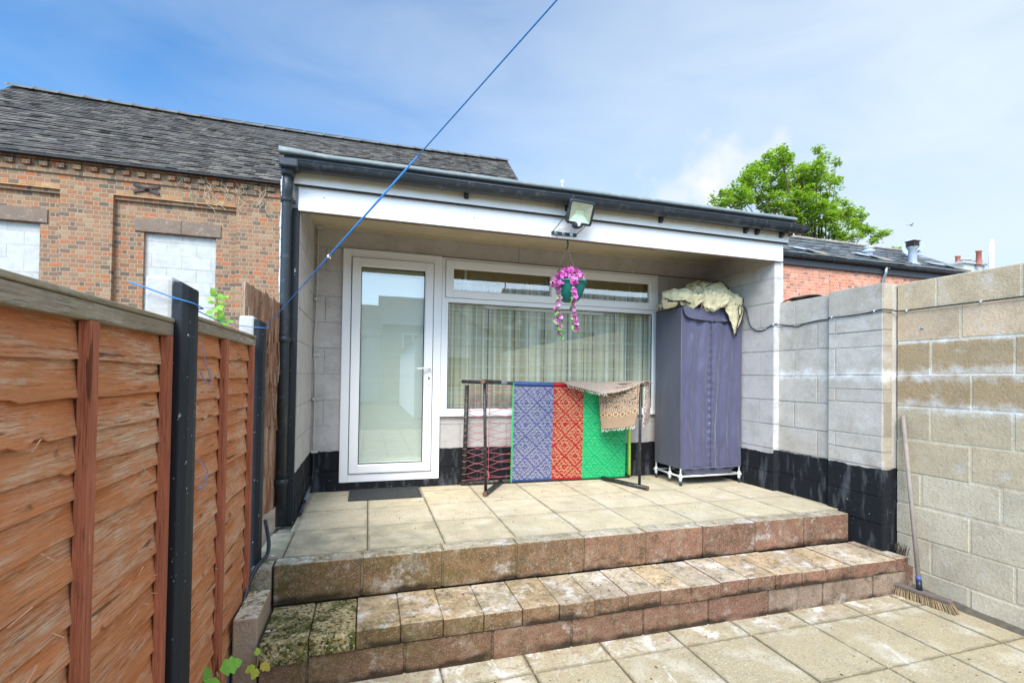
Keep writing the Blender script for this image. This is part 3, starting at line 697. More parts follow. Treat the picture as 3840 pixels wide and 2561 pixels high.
    mb = MB(); mb.tube(curve([(.172, -.024, .345), (.178, -.035, .25), (.170, -.06, .12), (.168, -.16, .085), (.166, -.30, .075)], 6), .009, 8, (.6, .65, .65)); mb.build('cable', 'black_plastic', r)
    mb = MB(); mb.tube([(.168, -.20, .085), (.168, -.52, .05)], .014, 10, (6, 6, 6)); mb.tube([(.168, -.52, .05), (.166, -.78, .028)], .016, 10); mb.build('pipe', 'black_plastic', r)
outbuilding()
def curtains():
    for k, (a, b, z0, z1, y) in enumerate([(1.30, 2.44, .66, 2.09, .085), (2.40, 3.52, .66, 2.09, .088)]):
        mb = MB(); n = 260; zz = [z0, z1]
        for i in range(n+1):
            x = lerp(a, b, i/n); f = .014*math.sin(x*46+1.5*math.sin(x*7))+.007*math.sin(x*113)
            mb.v += [(x, y+f, z0), (x, y+f*.7, z1)]
        for i in range(n): mb.face((2*i, 2*i+2, 2*i+3, 2*i+1), (1, 1, 1), True)
        tag(mb.build('curtain', 'curtain', None, loc=((a+b)/2, y, z0)), ['checked green and cream curtain behind the door side of the window', 'checked green and cream curtain behind the wardrobe side of the window'][k], 'curtain', 'curtains inside the window')
    mb = MB(); n = 120
    for i in range(n+1):
        x = lerp(1.30, 3.52, i/n); sw = .5+.5*math.cos(x*5.2); mb.v += [(x, .07+.008*math.sin(x*60), 1.90+.07*sw), (x, .07+.006*math.sin(x*60), 2.10)]
    for i in range(n): mb.face((2*i, 2*i+2, 2*i+3, 2*i+1), (.52, .42, .26), True)
    tag(mb.build('valance', 'curtain_top', None, loc=(2.4, .07, 2.0)), 'brown swagged valance at the top inside the small upper panes', 'valance')
    # white pelmet paper seen along the top of the glass
    mb = MB(); mb.poly([(1.62, .045, 1.712), (2.95, .045, 1.712), (2.95, .047, 1.668), (1.70, .047, 1.672), (1.66, .046, 1.70)])
    mb.poly([(1.60, .045, 1.74), (1.62, .045, 1.712), (2.95, .045, 1.712), (2.95, .045, 1.74)])
    tag(mb.build('curtain_rail', 'upvc', None, thick=.002, loc=(2.2, .045, 1.70)), 'white curtain rail along the top of the big pane', 'rail')
curtains()

# ================================================================ RIGHT WALLS
def right_walls():
    mb = MB()
    g1 = lambda u, z: (.90, .90, .90) if z > 1.3 else (1, 1, 1)
    # short wall next to the porch
    face_wall(mb, (4.262, 0, 0), (0, 1, 0), (-1, 0, 0), -1.44, -.915, crs(-.02, [.17, .375, .60, .83, 1.06, 1.29, 1.515, 1.735]), off=-1.31, tint=g1, proud=.004, mort=.009)
    mb.box(4.32, 4.44, -1.44, -.0, -.5, 1.715)
    tag(mb.build('block_wall', 'pier_block', None, bevel=.002, loc=(4.3, -1.2, 0)), 'grey painted block wall between the porch corner and the pier', 'wall')
    r = thing('block_wall', 'long unpainted block wall on the broom side of the patio', 'wall', (4.4, -3, -.464))
    cz = [-.216, -.03, .17, .385, .50, .615, .86, .96, 1.066, 1.28, 1.40, 1.53, 1.75]
    mb = MB()
    pt = lambda u, z: (.92, .88, .82) if z > 1.53 else ((1.0, 1.0, 1.0))
    face_wall(mb, (4.228, 0, 0), (0, 1, 0), (-1, 0, 0), -1.868, -1.44, crs(-.5, cz), blen=3, off=0, tint=pt, proud=.004, mort=.008, ja=.07)
    mb.box(4.29, 4.44, -1.862, -1.442, -.5, 1.745)
    mb.build('pier', 'pier_block', r, bevel=.003)
    mb = MB()
    pt2 = lambda u, z: (.80, .72, .60)
    face_wall(mb, (0, -1.872, 0), (1, 0, 0), (0, -1, 0), 4.230, 4.318, crs(-.216, cz[1:]), blen=3, off=0, tint=pt2, proud=.001, mort=.010, ja=.08)
    mb.build('pier_end', 'pier_block', r, bevel=.003)
    courses = crs(-.53, [-.31, -.085, .141, .37, .607, .84, 1.075, 1.312, 1.537, 1.747])
    def wt(u, z):
        if z > 1.54: return (.47, .37, .245)
        if z > 1.31: return (.48, .36, .245)
        if z > .845: return (.31, .225, .125)
        if z > .37: return (.40, .34, .235)
        return (.43, .385, .29)
    J = {}
    js = {9: [-2.13], 8: [-2.27], 7: [-2.096], 6: [-2.33], 5: [-2.09], 4: [-2.325], 3: [-2.033], 2: [-2.32], 1: [-2.098], 0: [-2.32]}
    for k, s in js.items(): J[k] = sorted([s[0]-.45*i for i in range(0, 16)])
    mb = MB()
    face_wall(mb, (4.37, 0, 0), (0, 1, 0), (-1, 0, 0), -9, -1.874, courses, tint=lambda u, z: tuple(c*q for c, q in zip(wt(u, z), (1.22, 1.16, 1.08))), proud=.003, mort=.014, ja=.09, joints=J, mortint=(.56, .48, .34))
    mb.box(4.43, 4.50, -9, -1.87, -.5, 1.74, (.4, .36, .28))
    mb.build('wall', 'wall_block', r, bevel=.003)
    mb = MB(); mb.sheet([[(4.37-.03, -9, -.463), (4.37-.004, -9, -.44)], [(4.37-.045, -3, -.463), (4.37-.004, -3, -.435)], [(4.37-.05, -1.95, -.463), (4.37-.004, -1.95, -.42)]], 3, 60, jitter=.008)
    mb.build('mortar_fillet', 'joint', r)
    mb = MB(); mb.sheet([[(4.27, -.93, 1.742), (4.27, -1.03, 1.752), (4.265, -1.12, 1.748), (4.27, -1.22, 1.762)], [(4.33, -.93, 1.77), (4.33, -1.03, 1.78), (4.33, -1.12, 1.775), (4.33, -1.22, 1.77)], [(4.43, -.93, 1.75), (4.43, -1.03, 1.765), (4.43, -1.12, 1.75), (4.43, -1.22, 1.76)]], 14, 8, tint=lambda u, v: jit((.5, .4, .3), .3), jitter=.012)
    tag(mb.build('rubber_sheet', 'iron', None, thick=.006, loc=(4.33, -1.1, 1.74)), 'crumpled dark rubbish on top of the short grey wall', 'scrap')
    # small fittings
    mb = MB(); mb.lathe([(0, 0), (.011, 0), (.009, .006), (0, .008)], (4.366, -2.042, 1.404), 12, (1, 1, 1), Matrix.Rotation(-math.pi/2, 4, 'Y')); mb.build('wall_plug', 'lead', r)
right_walls()

# ================================================================ FENCE
def fence():
    bots = [1.037, .955, .880, .810, .745, .670, .580, .487, .410, .315, .204, .108, .015, -.075, -.165, -.26, -.36, -.455]
    def panel(y0, y1, ztop, mids, label, seed, zoff, skew=0.):
        rnd = random.Random(seed); r = thing('lap_fence', label, 'fence panel', (.03, (y0+y1)/2, -.464), 'overlapping slat fence panels')
        mb = MB(); n = 44
        prev = ztop-.03
        for k, zb in enumerate(bots):
            zb += zoff; zt = prev+.020; ph = rnd.uniform(0, 50); wav = rnd.uniform(.0012, .0036)
            t0 = rnd.choice([(1, 1, 1), (1.1, 1.05, 1), (.82, .80, .8), (1.15, 1.25, 1.3), (.92, 1.0, 1.05), (1.1, 1.35, 1.5)]); t0 = jit(t0, .08)
            base = len(mb.v); seg = 4
            brk = rnd.uniform(.25, .8)
            for i in range(n+1):
                y = lerp(y0, y1, i/n); w = wav*mnoise.noise(Vector((y*5, ph, 0)))*2+.002*mnoise.noise(Vector((y*30, ph, 3)))
                if abs(i/n-brk) < .05 and k in (1, 2, 3): w += .010*math.sin((i/n-brk)/.05*3.1)
                bow = .004*mnoise.noise(Vector((y*2.2, ph, 9)))
                zt_ = zt+.0; zb_ = zb+w
                mb.v += [(.0135+bow, y, zt_), (.0205+bow, y, lerp(zt_, zb_, .5)), (.0285+bow, y, zb_+.002), (.0273+bow, y, zb_), (.020+bow, y, zb_+.001), (.006, y, zt_)]
            for i in range(n):
                a = base+6*i; b = a+6
                for q in range(5):
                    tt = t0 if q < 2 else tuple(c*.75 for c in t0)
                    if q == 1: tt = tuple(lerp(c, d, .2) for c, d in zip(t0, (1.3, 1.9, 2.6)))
                    mb.face((a+q, a+q+1, b+q+1, b+q), tt)
            prev = zb
        for k in range(16):      # raised splinters torn from the boards
            y = rnd.uniform(y0+.05, y1-.05); z = rnd.uniform(.1, ztop-.1); a = rnd.uniform(-.9, .9); l = rnd.uniform(.012, .06); p = Vector((.030, y, z))
            mb.fbox(p, Vector((.004, l*math.cos(a), l*math.sin(a))), Vector((0, -.0018*math.sin(a), .0018*math.cos(a))), Vector((.0015, 0, 0)), (1.5, 2.6, 4.5))
        mb.build('slats', 'fence', r)
        for bi, (ya, yb) in enumerate(mids):
            b = MB(); b.box(.024, .048, ya, yb, -.44, ztop-.05)
            b.build('batten', 'batten', r, bevel=.002)
        b = MB(); b.box(-.012, .045, y0-.005, y1+.004, ztop-.050, ztop-.010, (1, 1, 1)); b.box(-.022, .049, y0-.005, y1+.002, ztop-.009, ztop+.004, (1.1, 1.1, 1.05))
        b.build('cap_rail', 'grey_wood', r, bevel=.004)
    panel(-3.69, -2.755, 1.172, [(-3.212, -3.178), (-2.798, -2.767), (-3.66, -3.625)], 'big orange slat panel in front of the nearer black post', 3, 0)
    panel(-2.665, -1.665, 1.205, [(-2.205, -2.165), (-1.725, -1.690), (-2.66, -2.63)], 'orange slat panel between the two black posts', 8, .035)
    def post(x, y, z1, label, g):
        r = thing('fence_post', label, 'fence post', (x, y, -.464), g)
        mb = MB(); mb.box(x-.075, x-.001, y-.0, y+.088, -.54, z1+.004); mb.build('concrete_core', 'concrete', r, bevel=.012)
        b = MB(); n = len(b.v)
        pr = [(x, y-.002), (x+.026, y-.012), (x+.044, y+.004), (x+.048, y+.045), (x+.044, y+.084), (x, y+.09)]
        for z in (-.54, z1-.012): b.v += [(px, py, z-(.014 if (z > 0 and px > x+.03) else 0)) for px, py in pr]
        k = len(pr)
        for i in range(k): b.face((n+i, n+(i+1) % k, n+k+(i+1) % k, n+k+i))
        b.face([n+k+i for i in range(k)]); b.build('black_face', 'speckled', r, bevel=.004)
    post(.040, -2.757, 1.302, 'nearer and taller looking black fence post with white paint specks', 'black painted fence posts')
    post(.026, -1.610, 1.315, 'slim black fence post next to the downpipe', 'black painted fence posts')
    # weathered boards between the far post and the downpipe
    r = thing('board_fence', 'peeling weathered boards between the slim black post and the downpipe', 'fence panel', (0, -1.3, -.464))
    A, B = Vector((-.055, -1.50, 0)), Vector((.045, -.945, 0)); d = (B-A).normalized(); nrm = Vector((d.y, -d.x, 0))
    mb = MB(); zz = [.13, .37, .68, .93, 1.21, 1.455]; L = (B-A).length
    for k in range(5):
        m = 30
        for i in range(m):
            u0, u1 = L*i/m, L*(i+1)/m
            jz = .010*mnoise.noise(Vector((u0*30, k*7, 0))); top = zz[k+1]+.012+(.05*max(0, mnoise.noise(Vector((u0*9, 3, 1)))) + .05*(1-u0/L) if k == 4 else 0)
            dn = .004*mnoise.noise(Vector((u0*40, k, 5)))
            mb.fbox(A+d*u0+nrm*(-.02+.004*k+dn)+Vector((0, 0, zz[k]+jz)), d*(u1-u0), Vector((0, 0, top-zz[k])), nrm*.014, jit((1, 1, 1) if k > 2 else (.95, .75, .65), .12))
    mb.build('boards', 'bark', r)
    mb = MB()
    rnd = random.Random(5)
    for k in range(46):
        u = rnd.uniform(.02, L-.02); z = rnd.uniform(.7, 1.5); h = rnd.uniform(.05, .2); w = rnd.uniform(.004, .014)
        p = A+d*u+nrm*rnd.uniform(.008, .016)+Vector((0, 0, z-h/2))
        mb.fbox(p, d*w, Vector((rnd.uniform(-.008, .008), 0, min(h, 1.53-z+h/2))), nrm*rnd.uniform(.003, .008), jit((1.15, 1.15, 1.1), .2))
    mb.build('splinters', 'bark', r)
fence()

# ================================================================ BRICK BUILDINGS BEHIND
def roof_tiles(mb, x0, x1, y0, z0, y1, z1, tw, ex, cols, rnd, thick=.012, sag=0, slip=.02):
    A = Vector((0, y0, z0)); B = Vector((0, y1, z1)); L = (B-A).length; d = (B-A)/L; nrm = Vector((0, -d.z, d.y)); nrm = nrm if nrm.z > 0 else -nrm
    rows = int(L/ex)
    for r in range(rows+1):
        s = r*ex; off = (tw/2 if r % 2 else 0); x = x0-off; zoff = .012*mnoise.noise(Vector((r*.6, 3, 3)))
        while x < x1:
            a, b = max(x, x0)+.002, min(x+tw, x1)-.002; x += tw
            if b-a < .03: continue
            sg = sag*math.sin(math.pi*min(1, max(0, (a-x0)/(x1-x0))))*(s/L)
            t = jit(rnd.choice(cols), .18); ds = rnd.uniform(-.012, .008); lift = rnd.uniform(0, .010)
            if rnd.random() < slip: ds -= rnd.uniform(.02, .06); lift += .012
            O = Vector((a, 0, 0))+A+d*(s+ds)+Vector((0, 0, -sg+zoff))
            tail = ex*1.55
            p0 = O+nrm*(.018+lift); p1 = O+Vector((b-a, 0, 0))+nrm*(.018+lift+rnd.uniform(-.003, .003)); q0 = O+d*tail; q1 = q0+Vector((b-a, 0, 0))
            n = len(mb.v); mb.v += [tuple(p) for p in (p0, p1, q1, q0, p0-nrm*thick, p1-nrm*thick)]
            mb.face((n, n+1, n+2, n+3), t); mb.face((n+4, n+5, n+1, n), tuple(c*1.15 for c in t)); mb.face((n, n+3, n+4), t); mb.face((n+1, n+5, n+2), t)
def old_building():
    r = thing('brick_building', 'old mottled brick building with dark tiled roof and bricked-up windows', 'building', (-1, 5.1, -.464))
    Y = 5.1; X0, X1 = -6.1, 3.92
    mb = MB()
    recs = [(-6.0, -4.245, 4.040), (-3.52, -1.69, 4.030)]
    # piers in front plane, panels set back 0.11
    xs = [X0, -6.0, -4.245, -3.52, -1.69, X1]
    for a, b in ((X0, -6.0), (-4.245, -3.52), (-1.69, X1)): mb.box(a, b, Y, Y+.30, -.5, 4.03)
    mb.box(X0, X1, Y, Y+.30, 4.03, 4.205)
    mb.box(X0, X1, Y-.028, Y+.30, 4.2051, 4.262); mb.box(X0, X1, Y-.012, Y+.3, 4.2621, 4.395); mb.box(X0, X1, Y-.06, Y+.3, 4.3951, 4.47, (1.15, .8, .6))
    for a, b, z in recs:
        mb.box(a+.001, b-.001, Y-.0, Y+.3, 3.958, 4.0299, (1.45, 1.3, .95)); mb.box(a+.001, b-.001, Y+.04, Y+.3, 3.9, 3.9579)
        wx = (-6.0, -4.54) if a < -5 else (-3.108, -2.02)
        if wx[0] > a: mb.box(a, wx[0], Y+.09, Y+.3, -.5, 3.40)
        mb.box(wx[1], b, Y+.09, Y+.3, -.5, 3.40); mb.box(a, b, Y+.09, Y+.3, 3.40, 3.90); mb.box(wx[0], wx[1], Y+.09, Y+.3, -.5, .6)
    mb.box(X0, X0+.3, Y+.3, 9.5, -.5, 4.4); mb.box(X1-.3, X1, Y+.3, 9.5, -.5, 4.4); mb.box(X0, X1, 9.4, 9.6, -.5, 4.4)
    mb.poly([(X1, Y, 4.4), (X1, 9.5, 4.4), (X1, 7.3, 6.5)]); mb.poly([(X0, Y, 4.4), (X0, 7.3, 6.5), (X0, 9.5, 4.4)])
    k = 0; x = X0+.05
    while x < X1:
        t = jit(random.choice([(.75, .72, .65), (1.1, 1.0, .85), (.6, .58, .55), (1.2, .9, .65)]), .1)
        mb.box(x, x+.108, Y-.062+random.uniform(-.006, .004), Y+.05, 4.298, 4.372, t); x += .2215; k += 1
    wall = mb.build('wall', 'brick_old', r)
    for (a, b) in ((-6.0, -4.54), (-3.108, -2.02)):
        mb = MB(); z = .6
        cs = []; 
        while z < 3.40: cs.append((z, min(z+.222, 3.42))); z += .222
        face_wall(mb, (0, Y+.155, 0), (1, 0, 0), (0, -1, 0), a, b, cs, off=a+.1, proud=.002, mort=.009, ja=.05, mortint=(.8, .8, .78))
        o = mb.build('blocked_window', 'thermal_block', r)
        o['label'] = 'window opening filled with pale blocks'
    for a, b in ((-6.0, -4.439), (-3.242, -1.945)):
        mb = MB(); xm = lerp(a, b, .53)
        for p, q in ((a, xm-.004), (xm+.004, b)):
            n = 10
            for i in range(n):
                u = lerp(p, q, i/n); v = lerp(p, q, (i+1)/n)
                mb.box(u, v, Y+.065+.002*mnoise.noise(Vector((u*9, 0, 0))), Y+.2, 3.408+.012*abs(mnoise.noise(Vector((u*6, 1, 0)))), 3.632-.008*abs(mnoise.noise(Vector((v*7, 1, 4)))))
        mb.build('lintel', 'stone', r)
    mb = MB(); c = Vector((-3.045, Y-.03, 4.108))     # iron wall tie, a flattened X
    for s1 in (1, -1):
        pts = [c+Vector((-.185, 0, .062*s1)), c+Vector((-.09, 0, .034*s1)), c, c+Vector((.09, 0, -.034*s1)), c+Vector((.185, 0, -.062*s1))]
        for p, q in zip(pts[:-1], pts[1:]): mb.fbox(p-Vector((0, 0, .022)), q-p, Vector((0, 0, .044)), Vector((0, .03 if s1 > 0 else .027, 0)))
    mb.lathe([(0, .05), (.028, .05), (.03, 0)], c, 12, (1, 1, 1), Matrix.Rotation(math.pi/2, 4, 'X')); mb.build('wall_tie', 'iron', r)
    rnd = random.Random(4); mb = MB()
    cols = [(.082, .073, .062), (.105, .094, .08), (.060, .055, .050), (.128, .11, .09), (.092, .075, .066), (.155, .14, .118)]
    roof_tiles(mb, X0-.10, X1+.03, Y-.14, 4.455, 7.3, 6.545, .165, .088, cols, rnd, sag=.07, slip=.03)
    mb.poly([(X0-.08, Y-.1, 4.462), (X1+.01, Y-.1, 4.462), (X1+.01, 7.3, 6.50), (X0-.08, 7.3, 6.50)], (.05, .05, .05))
    mb.poly([(X0-.08, 9.7, 4.40), (X0-.08, 7.3, 6.56), (X1+.01, 7.3, 6.56), (X1+.01, 9.7, 4.40)], (.09, .085, .08))
    mb.box(X0-.1, X1+.03, Y-.16, Y-.03, 4.42, 4.452, (.03, .03, .03))
    roof = mb.build('roof', 'tile', r)
    mb = MB(); x = X0-.12; k = 0
    while x < X1+.05:
        L = .43; e = min(x+L, X1+.05); tt = jit((.16, .155, .145), .12)
        zs = lambda xx: 6.515-.07*math.sin(math.pi*max(0, min(1, (xx-X0)/(X1-X0))))
        n = 8; c0 = len(mb.v)
        for xx, rr in ((x, .118), (x+.04, .118), (x+.045, .10), (e, .098)):
            for q in range(n+1):
                a = math.pi*(q/n); mb.v.append((xx, 7.3+rr*math.cos(a)*1.15, zs(xx)+.01+rr*math.sin(a)*.75))
        for s_ in range(3):
            for q in range(n): b = c0+s_*(n+1)+q; mb.face((b, b+1, b+n+2, b+n+1), tt, True)
        x += L-.02
    mb.build('ridge', 'tile', roof)
    # dead climber on the wall head
    mb = MB(); rnd = random.Random(11)
    for k in range(26):
        x = rnd.uniform(-2.6, -1.15); z = rnd.uniform(4.15, 4.5); p = [(x, Y-.07, z)]
        for s_ in range(6): x += rnd.uniform(-.07, .09); z -= rnd.uniform(.0, .11); p.append((x, Y-.045+rnd.uniform(-.03, .01), z))
        mb.tube(curve(p, 3), .0045, 4, jit((.42, .34, .24), .3), cap=False)
    tag(mb.build('dead_climber', 'cord', None, loc=(-1.9, Y, 4.2)), 'dry leafless climber stems under the eaves of the old brick building', 'plant')
old_building()
def right_building():
    r = thing('brick_building', 'low orange brick building with slate roof and black gutter', 'building', (12, 4.6, -.464))
    Y = 4.6; X0, X1 = 6.2, 16.75
    mb = MB(); mb.box(X0, X1, Y, Y+.25, -.5, 3.92); mb.box(X0, X0+.25, Y+.25, 8.0, -.5, 3.92); mb.box(X1-.25, X1, Y+.25, 8.0, -.5, 3.92); mb.box(X0, X1, 7.9, 8.1, -.5, 3.92)
    mb.poly([(X1, Y, 3.9), (X1, 8.0, 3.9), (X1, 6.3, 5.05)]); mb.poly([(X0, Y, 3.9), (X0, 6.3, 5.05), (X0, 8.0, 3.9)]); mb.build('wall', 'brick_orange', r)
    mb = MB(); mb.box(X0, X1+.05, Y-.07, Y-.001, 3.80, 3.96); mb.build('fascia', 'black_post', r)
    mb = MB(); K = 10; pts = lambda x, a, rr: (x, Y-.13+rr*math.cos(a), 4.02+rr*math.sin(a))
    for k in range(K):
        a0 = math.pi+math.pi*k/K; a1 = math.pi+math.pi*(k+1)/K
        mb.poly([pts(X0, a0, .066), pts(X0, a1, .066), pts(X1+.1, a1, .066), pts(X1+.1, a0, .066)], sm=True); mb.poly([pts(X0, a0, .06), pts(X1+.1, a0, .06), pts(X1+.1, a1, .06), pts(X0, a1, .06)], sm=True)
    mb.tube([pts(X0, math.pi, .063), pts(X1+.1, math.pi, .063)], .008, 6); 
    x = X0+.5
    while x < X1: mb.tube([pts(x, math.pi*(1+k/8), .068) for k in range(9)], .012, 6); x += .95
    mb.build('gutter', 'black_plastic', r)
    mb = MB(); mb.tube([(13.28, Y-.13, 3.98), (13.28, Y-.11, 3.80), (13.28, Y-.05, 3.66), (13.28, Y-.05, -.4)], .038, 12); mb.build('downpipe', 'steel', r)
    rnd = random.Random(9); mb = MB()
    cols = [(.17, .185, .19), (.20, .21, .215), (.15, .165, .175), (.22, .225, .22), (.185, .19, .19)]
    roof_tiles(mb, X0-.05, X1+.06, Y-.14, 4.055, 6.3, 5.13, .30, .125, cols, rnd, thick=.008, slip=.03)
    mb.poly([(X0, Y-.1, 4.05), (X1, Y-.1, 4.05), (X1, 6.3, 5.10), (X0, 6.3, 5.10)], (.08, .08, .08)); mb.poly([(X0, 8.1, 4.05), (X0, 6.3, 5.12), (X1, 6.3, 5.12), (X1, 8.1, 4.05)], (.18, .18, .18))
    roof = mb.build('roof', 'slate', r)
    mb = MB(); x = X0-.05
    while x < X1: mb.box(x, x+.44, 6.2, 6.4, 5.105, 5.165+random.uniform(-.006, .006), jit((.42, .36, .28), .15)); x += .45
    mb.build('ridge', 'tile', roof, bevel=.03)
    # lifted flashings and gaps in the slates
    for (x, w, s0) in ((10.55, 1.05, .30), (12.75, 1.25, .42), (15.35, 1.6, .34)):
        d = Vector((0, 1.70, 1.075)).normalized(); nrm = Vector((0, -d.z, d.y)); O = Vector((x, Y-.14, 4.055))+d*s0
        mb = MB(); mb.fbox(O+nrm*.05, (w*.5, 0, -.03), d*.20, nrm*.012, (.33, .36, .38)); mb.fbox(O+Vector((w*.32, 0, -.02))+nrm*.08-d*.10, (w*.45, 0, -.05), d*.17, nrm*.012, (.26, .29, .31))
        mb.fbox(O+Vector((w*.45, 0, 0))+nrm*.03-d*.13, (w*.42, 0, -.04), d*.12, nrm*.03, (.45, .36, .22)); mb.fbox(O+nrm*.035+d*.12, (w*.4, 0, -.02), d*.10, nrm*.012, (.55, .58, .6))
        mb.build('roof_flashing', 'slate', roof)
    mb = MB(); mb.lathe([(.10, 0), (.10, .13), (.15, .15), (.15, .19), (.10, .21), (.10, .24), (.14, .26), (.10, .29), (0, .30)], (13.35, 4.98, 4.33), 16, (1.6, 1.6, 1.6)); mb.build('roof_vent', 'lead', roof)
    f = thing('roof_flue', 'grey flue pipe with louvred cowl on the slate roof', 'flue', (14.80, 4.85, 4.25))
    mb = MB(); mb.lathe([(.20, -.1), (.17, .02), (.10, .09), (.095, .42), (.13, .47), (.13, .50)], (14.80, 4.85, 4.22), 18); mb.build('pipe', 'lead', f)
    mb = MB(); mb.box(14.70, 14.90, 4.75, 4.95, 4.71, 4.86); mb.box(14.675, 14.925, 4.725, 4.975, 4.86, 4.885)
    for k in range(4): mb.box(14.685, 14.915, 4.735, 4.965, 4.73+k*.033, 4.737+k*.033, (1.3, 1.3, 1.3))
    mb.build('cowl', 'iron', f)
    dsh = thing('satellite_dish', 'round pale satellite dish behind the grey flue cowl', 'satellite dish', (15.40, 5.25, 4.5))
    mb = MB(); R_ = Matrix.Rotation(math.radians(-38), 4, 'Z') @ Matrix.Rotation(math.radians(83), 4, 'X'); prof = [(.0, -.045)]+[(.26*k/8, -.045+.045*(k/8)**2) for k in range(1, 9)]
    mb.lathe(prof, (15.42, 5.25, 4.87), 30, (1.25, 1.3, 1.4), R_); mb.build('reflector', 'lead', dsh, thick=.006)
    mb = MB(); mb.tube([(15.42, 5.3, 4.85), (15.42, 5.32, 4.40)], .02, 8); mb.build('mast', 'steel', dsh)
    mb = MB(); mb.tube([(15.40, 5.23, 4.62), (15.25, 4.98, 4.66)], .012, 6); mb.box(15.22, 15.28, 4.95, 5.0, 4.65, 4.71); mb.build('arm', 'steel', dsh)
right_building()
def chimney():
    r = thing('chimney_stack', 'cream rendered chimney with red clay pots rising over the far wall top', 'chimney', (29.3, 12, 5))
    mb = MB(); mb.box(28.65, 30.2, 11.6, 12.4, -.5, 6.95); mb.box(28.45, 30.35, 11.5, 12.5, 6.95, 7.03); mb.build('stack', 'concrete', r)
    for x, y, zb, h, rr, mt in ((28.92, 12, 7.1, 7.42, .11, 'terracotta'), (29.48, 11.45, 6.9, 7.60, .12, 'terracotta'), (29.15, 11.8, 6.9, 7.22, .22, 'concrete'), (29.95, 11.8, 6.9, 7.20, .22, 'concrete')):
        mb = MB(); mb.lathe([(rr, zb), (rr*.86, h-.07), (rr*1.08, h-.06), (rr*1.08, h), (rr*.8, h)], (x, y, 0), 14); mb.build('pot', mt, r)
    mb = MB(); mb.tube([(29.95, 11.2, -.5), (29.95, 11.2, 8.0)], .105, 14); mb.tube([(29.95, 11.2, 8.0), (29.95, 11.2, 8.13)], .08, 14)
    tag(mb.build('flue_pole', 'upvc', None, loc=(29.95, 11.2, -.5)), 'tall white pipe standing in front of the chimney pots', 'pipe')
    mb = MB(); mb.box(26, 33, 11.4, 16, -.5, 4.6); w = MB(); w.poly([(25.8, 11.2, 4.5), (33.2, 11.2, 4.5), (33.2, 13.5, 6.2), (25.8, 13.5, 6.2)]); w.poly([(25.8, 16.2, 4.5), (25.8, 13.5, 6.2), (33.2, 13.5, 6.2), (33.2, 16.2, 4.5)])
    h = thing('house', 'house under the cream chimney mostly hidden behind the block wall', 'house', (29, 13, -.5)); mb.build('wall', 'brick_far', h); w.build('roof', 'slate', h)
    mb = MB(); mb.lathe([(.035, 0), (.035, .5), (.07, .52), (.07, .62), (.04, .66), (.04, .78), (.065, .80), (.065, .90), (0, .93)], (7.42, 12, 7.45), 10)
    mb.tube([(7.42, 12, 0), (7.42, 12, 7.5)], .035, 6)
    tag(mb.build('vent_pole', 'upvc', None, loc=(7.42, 12, 0)), 'pale vent pipe tip showing above the middle of the outbuilding gutter', 'pipe')
chimney()

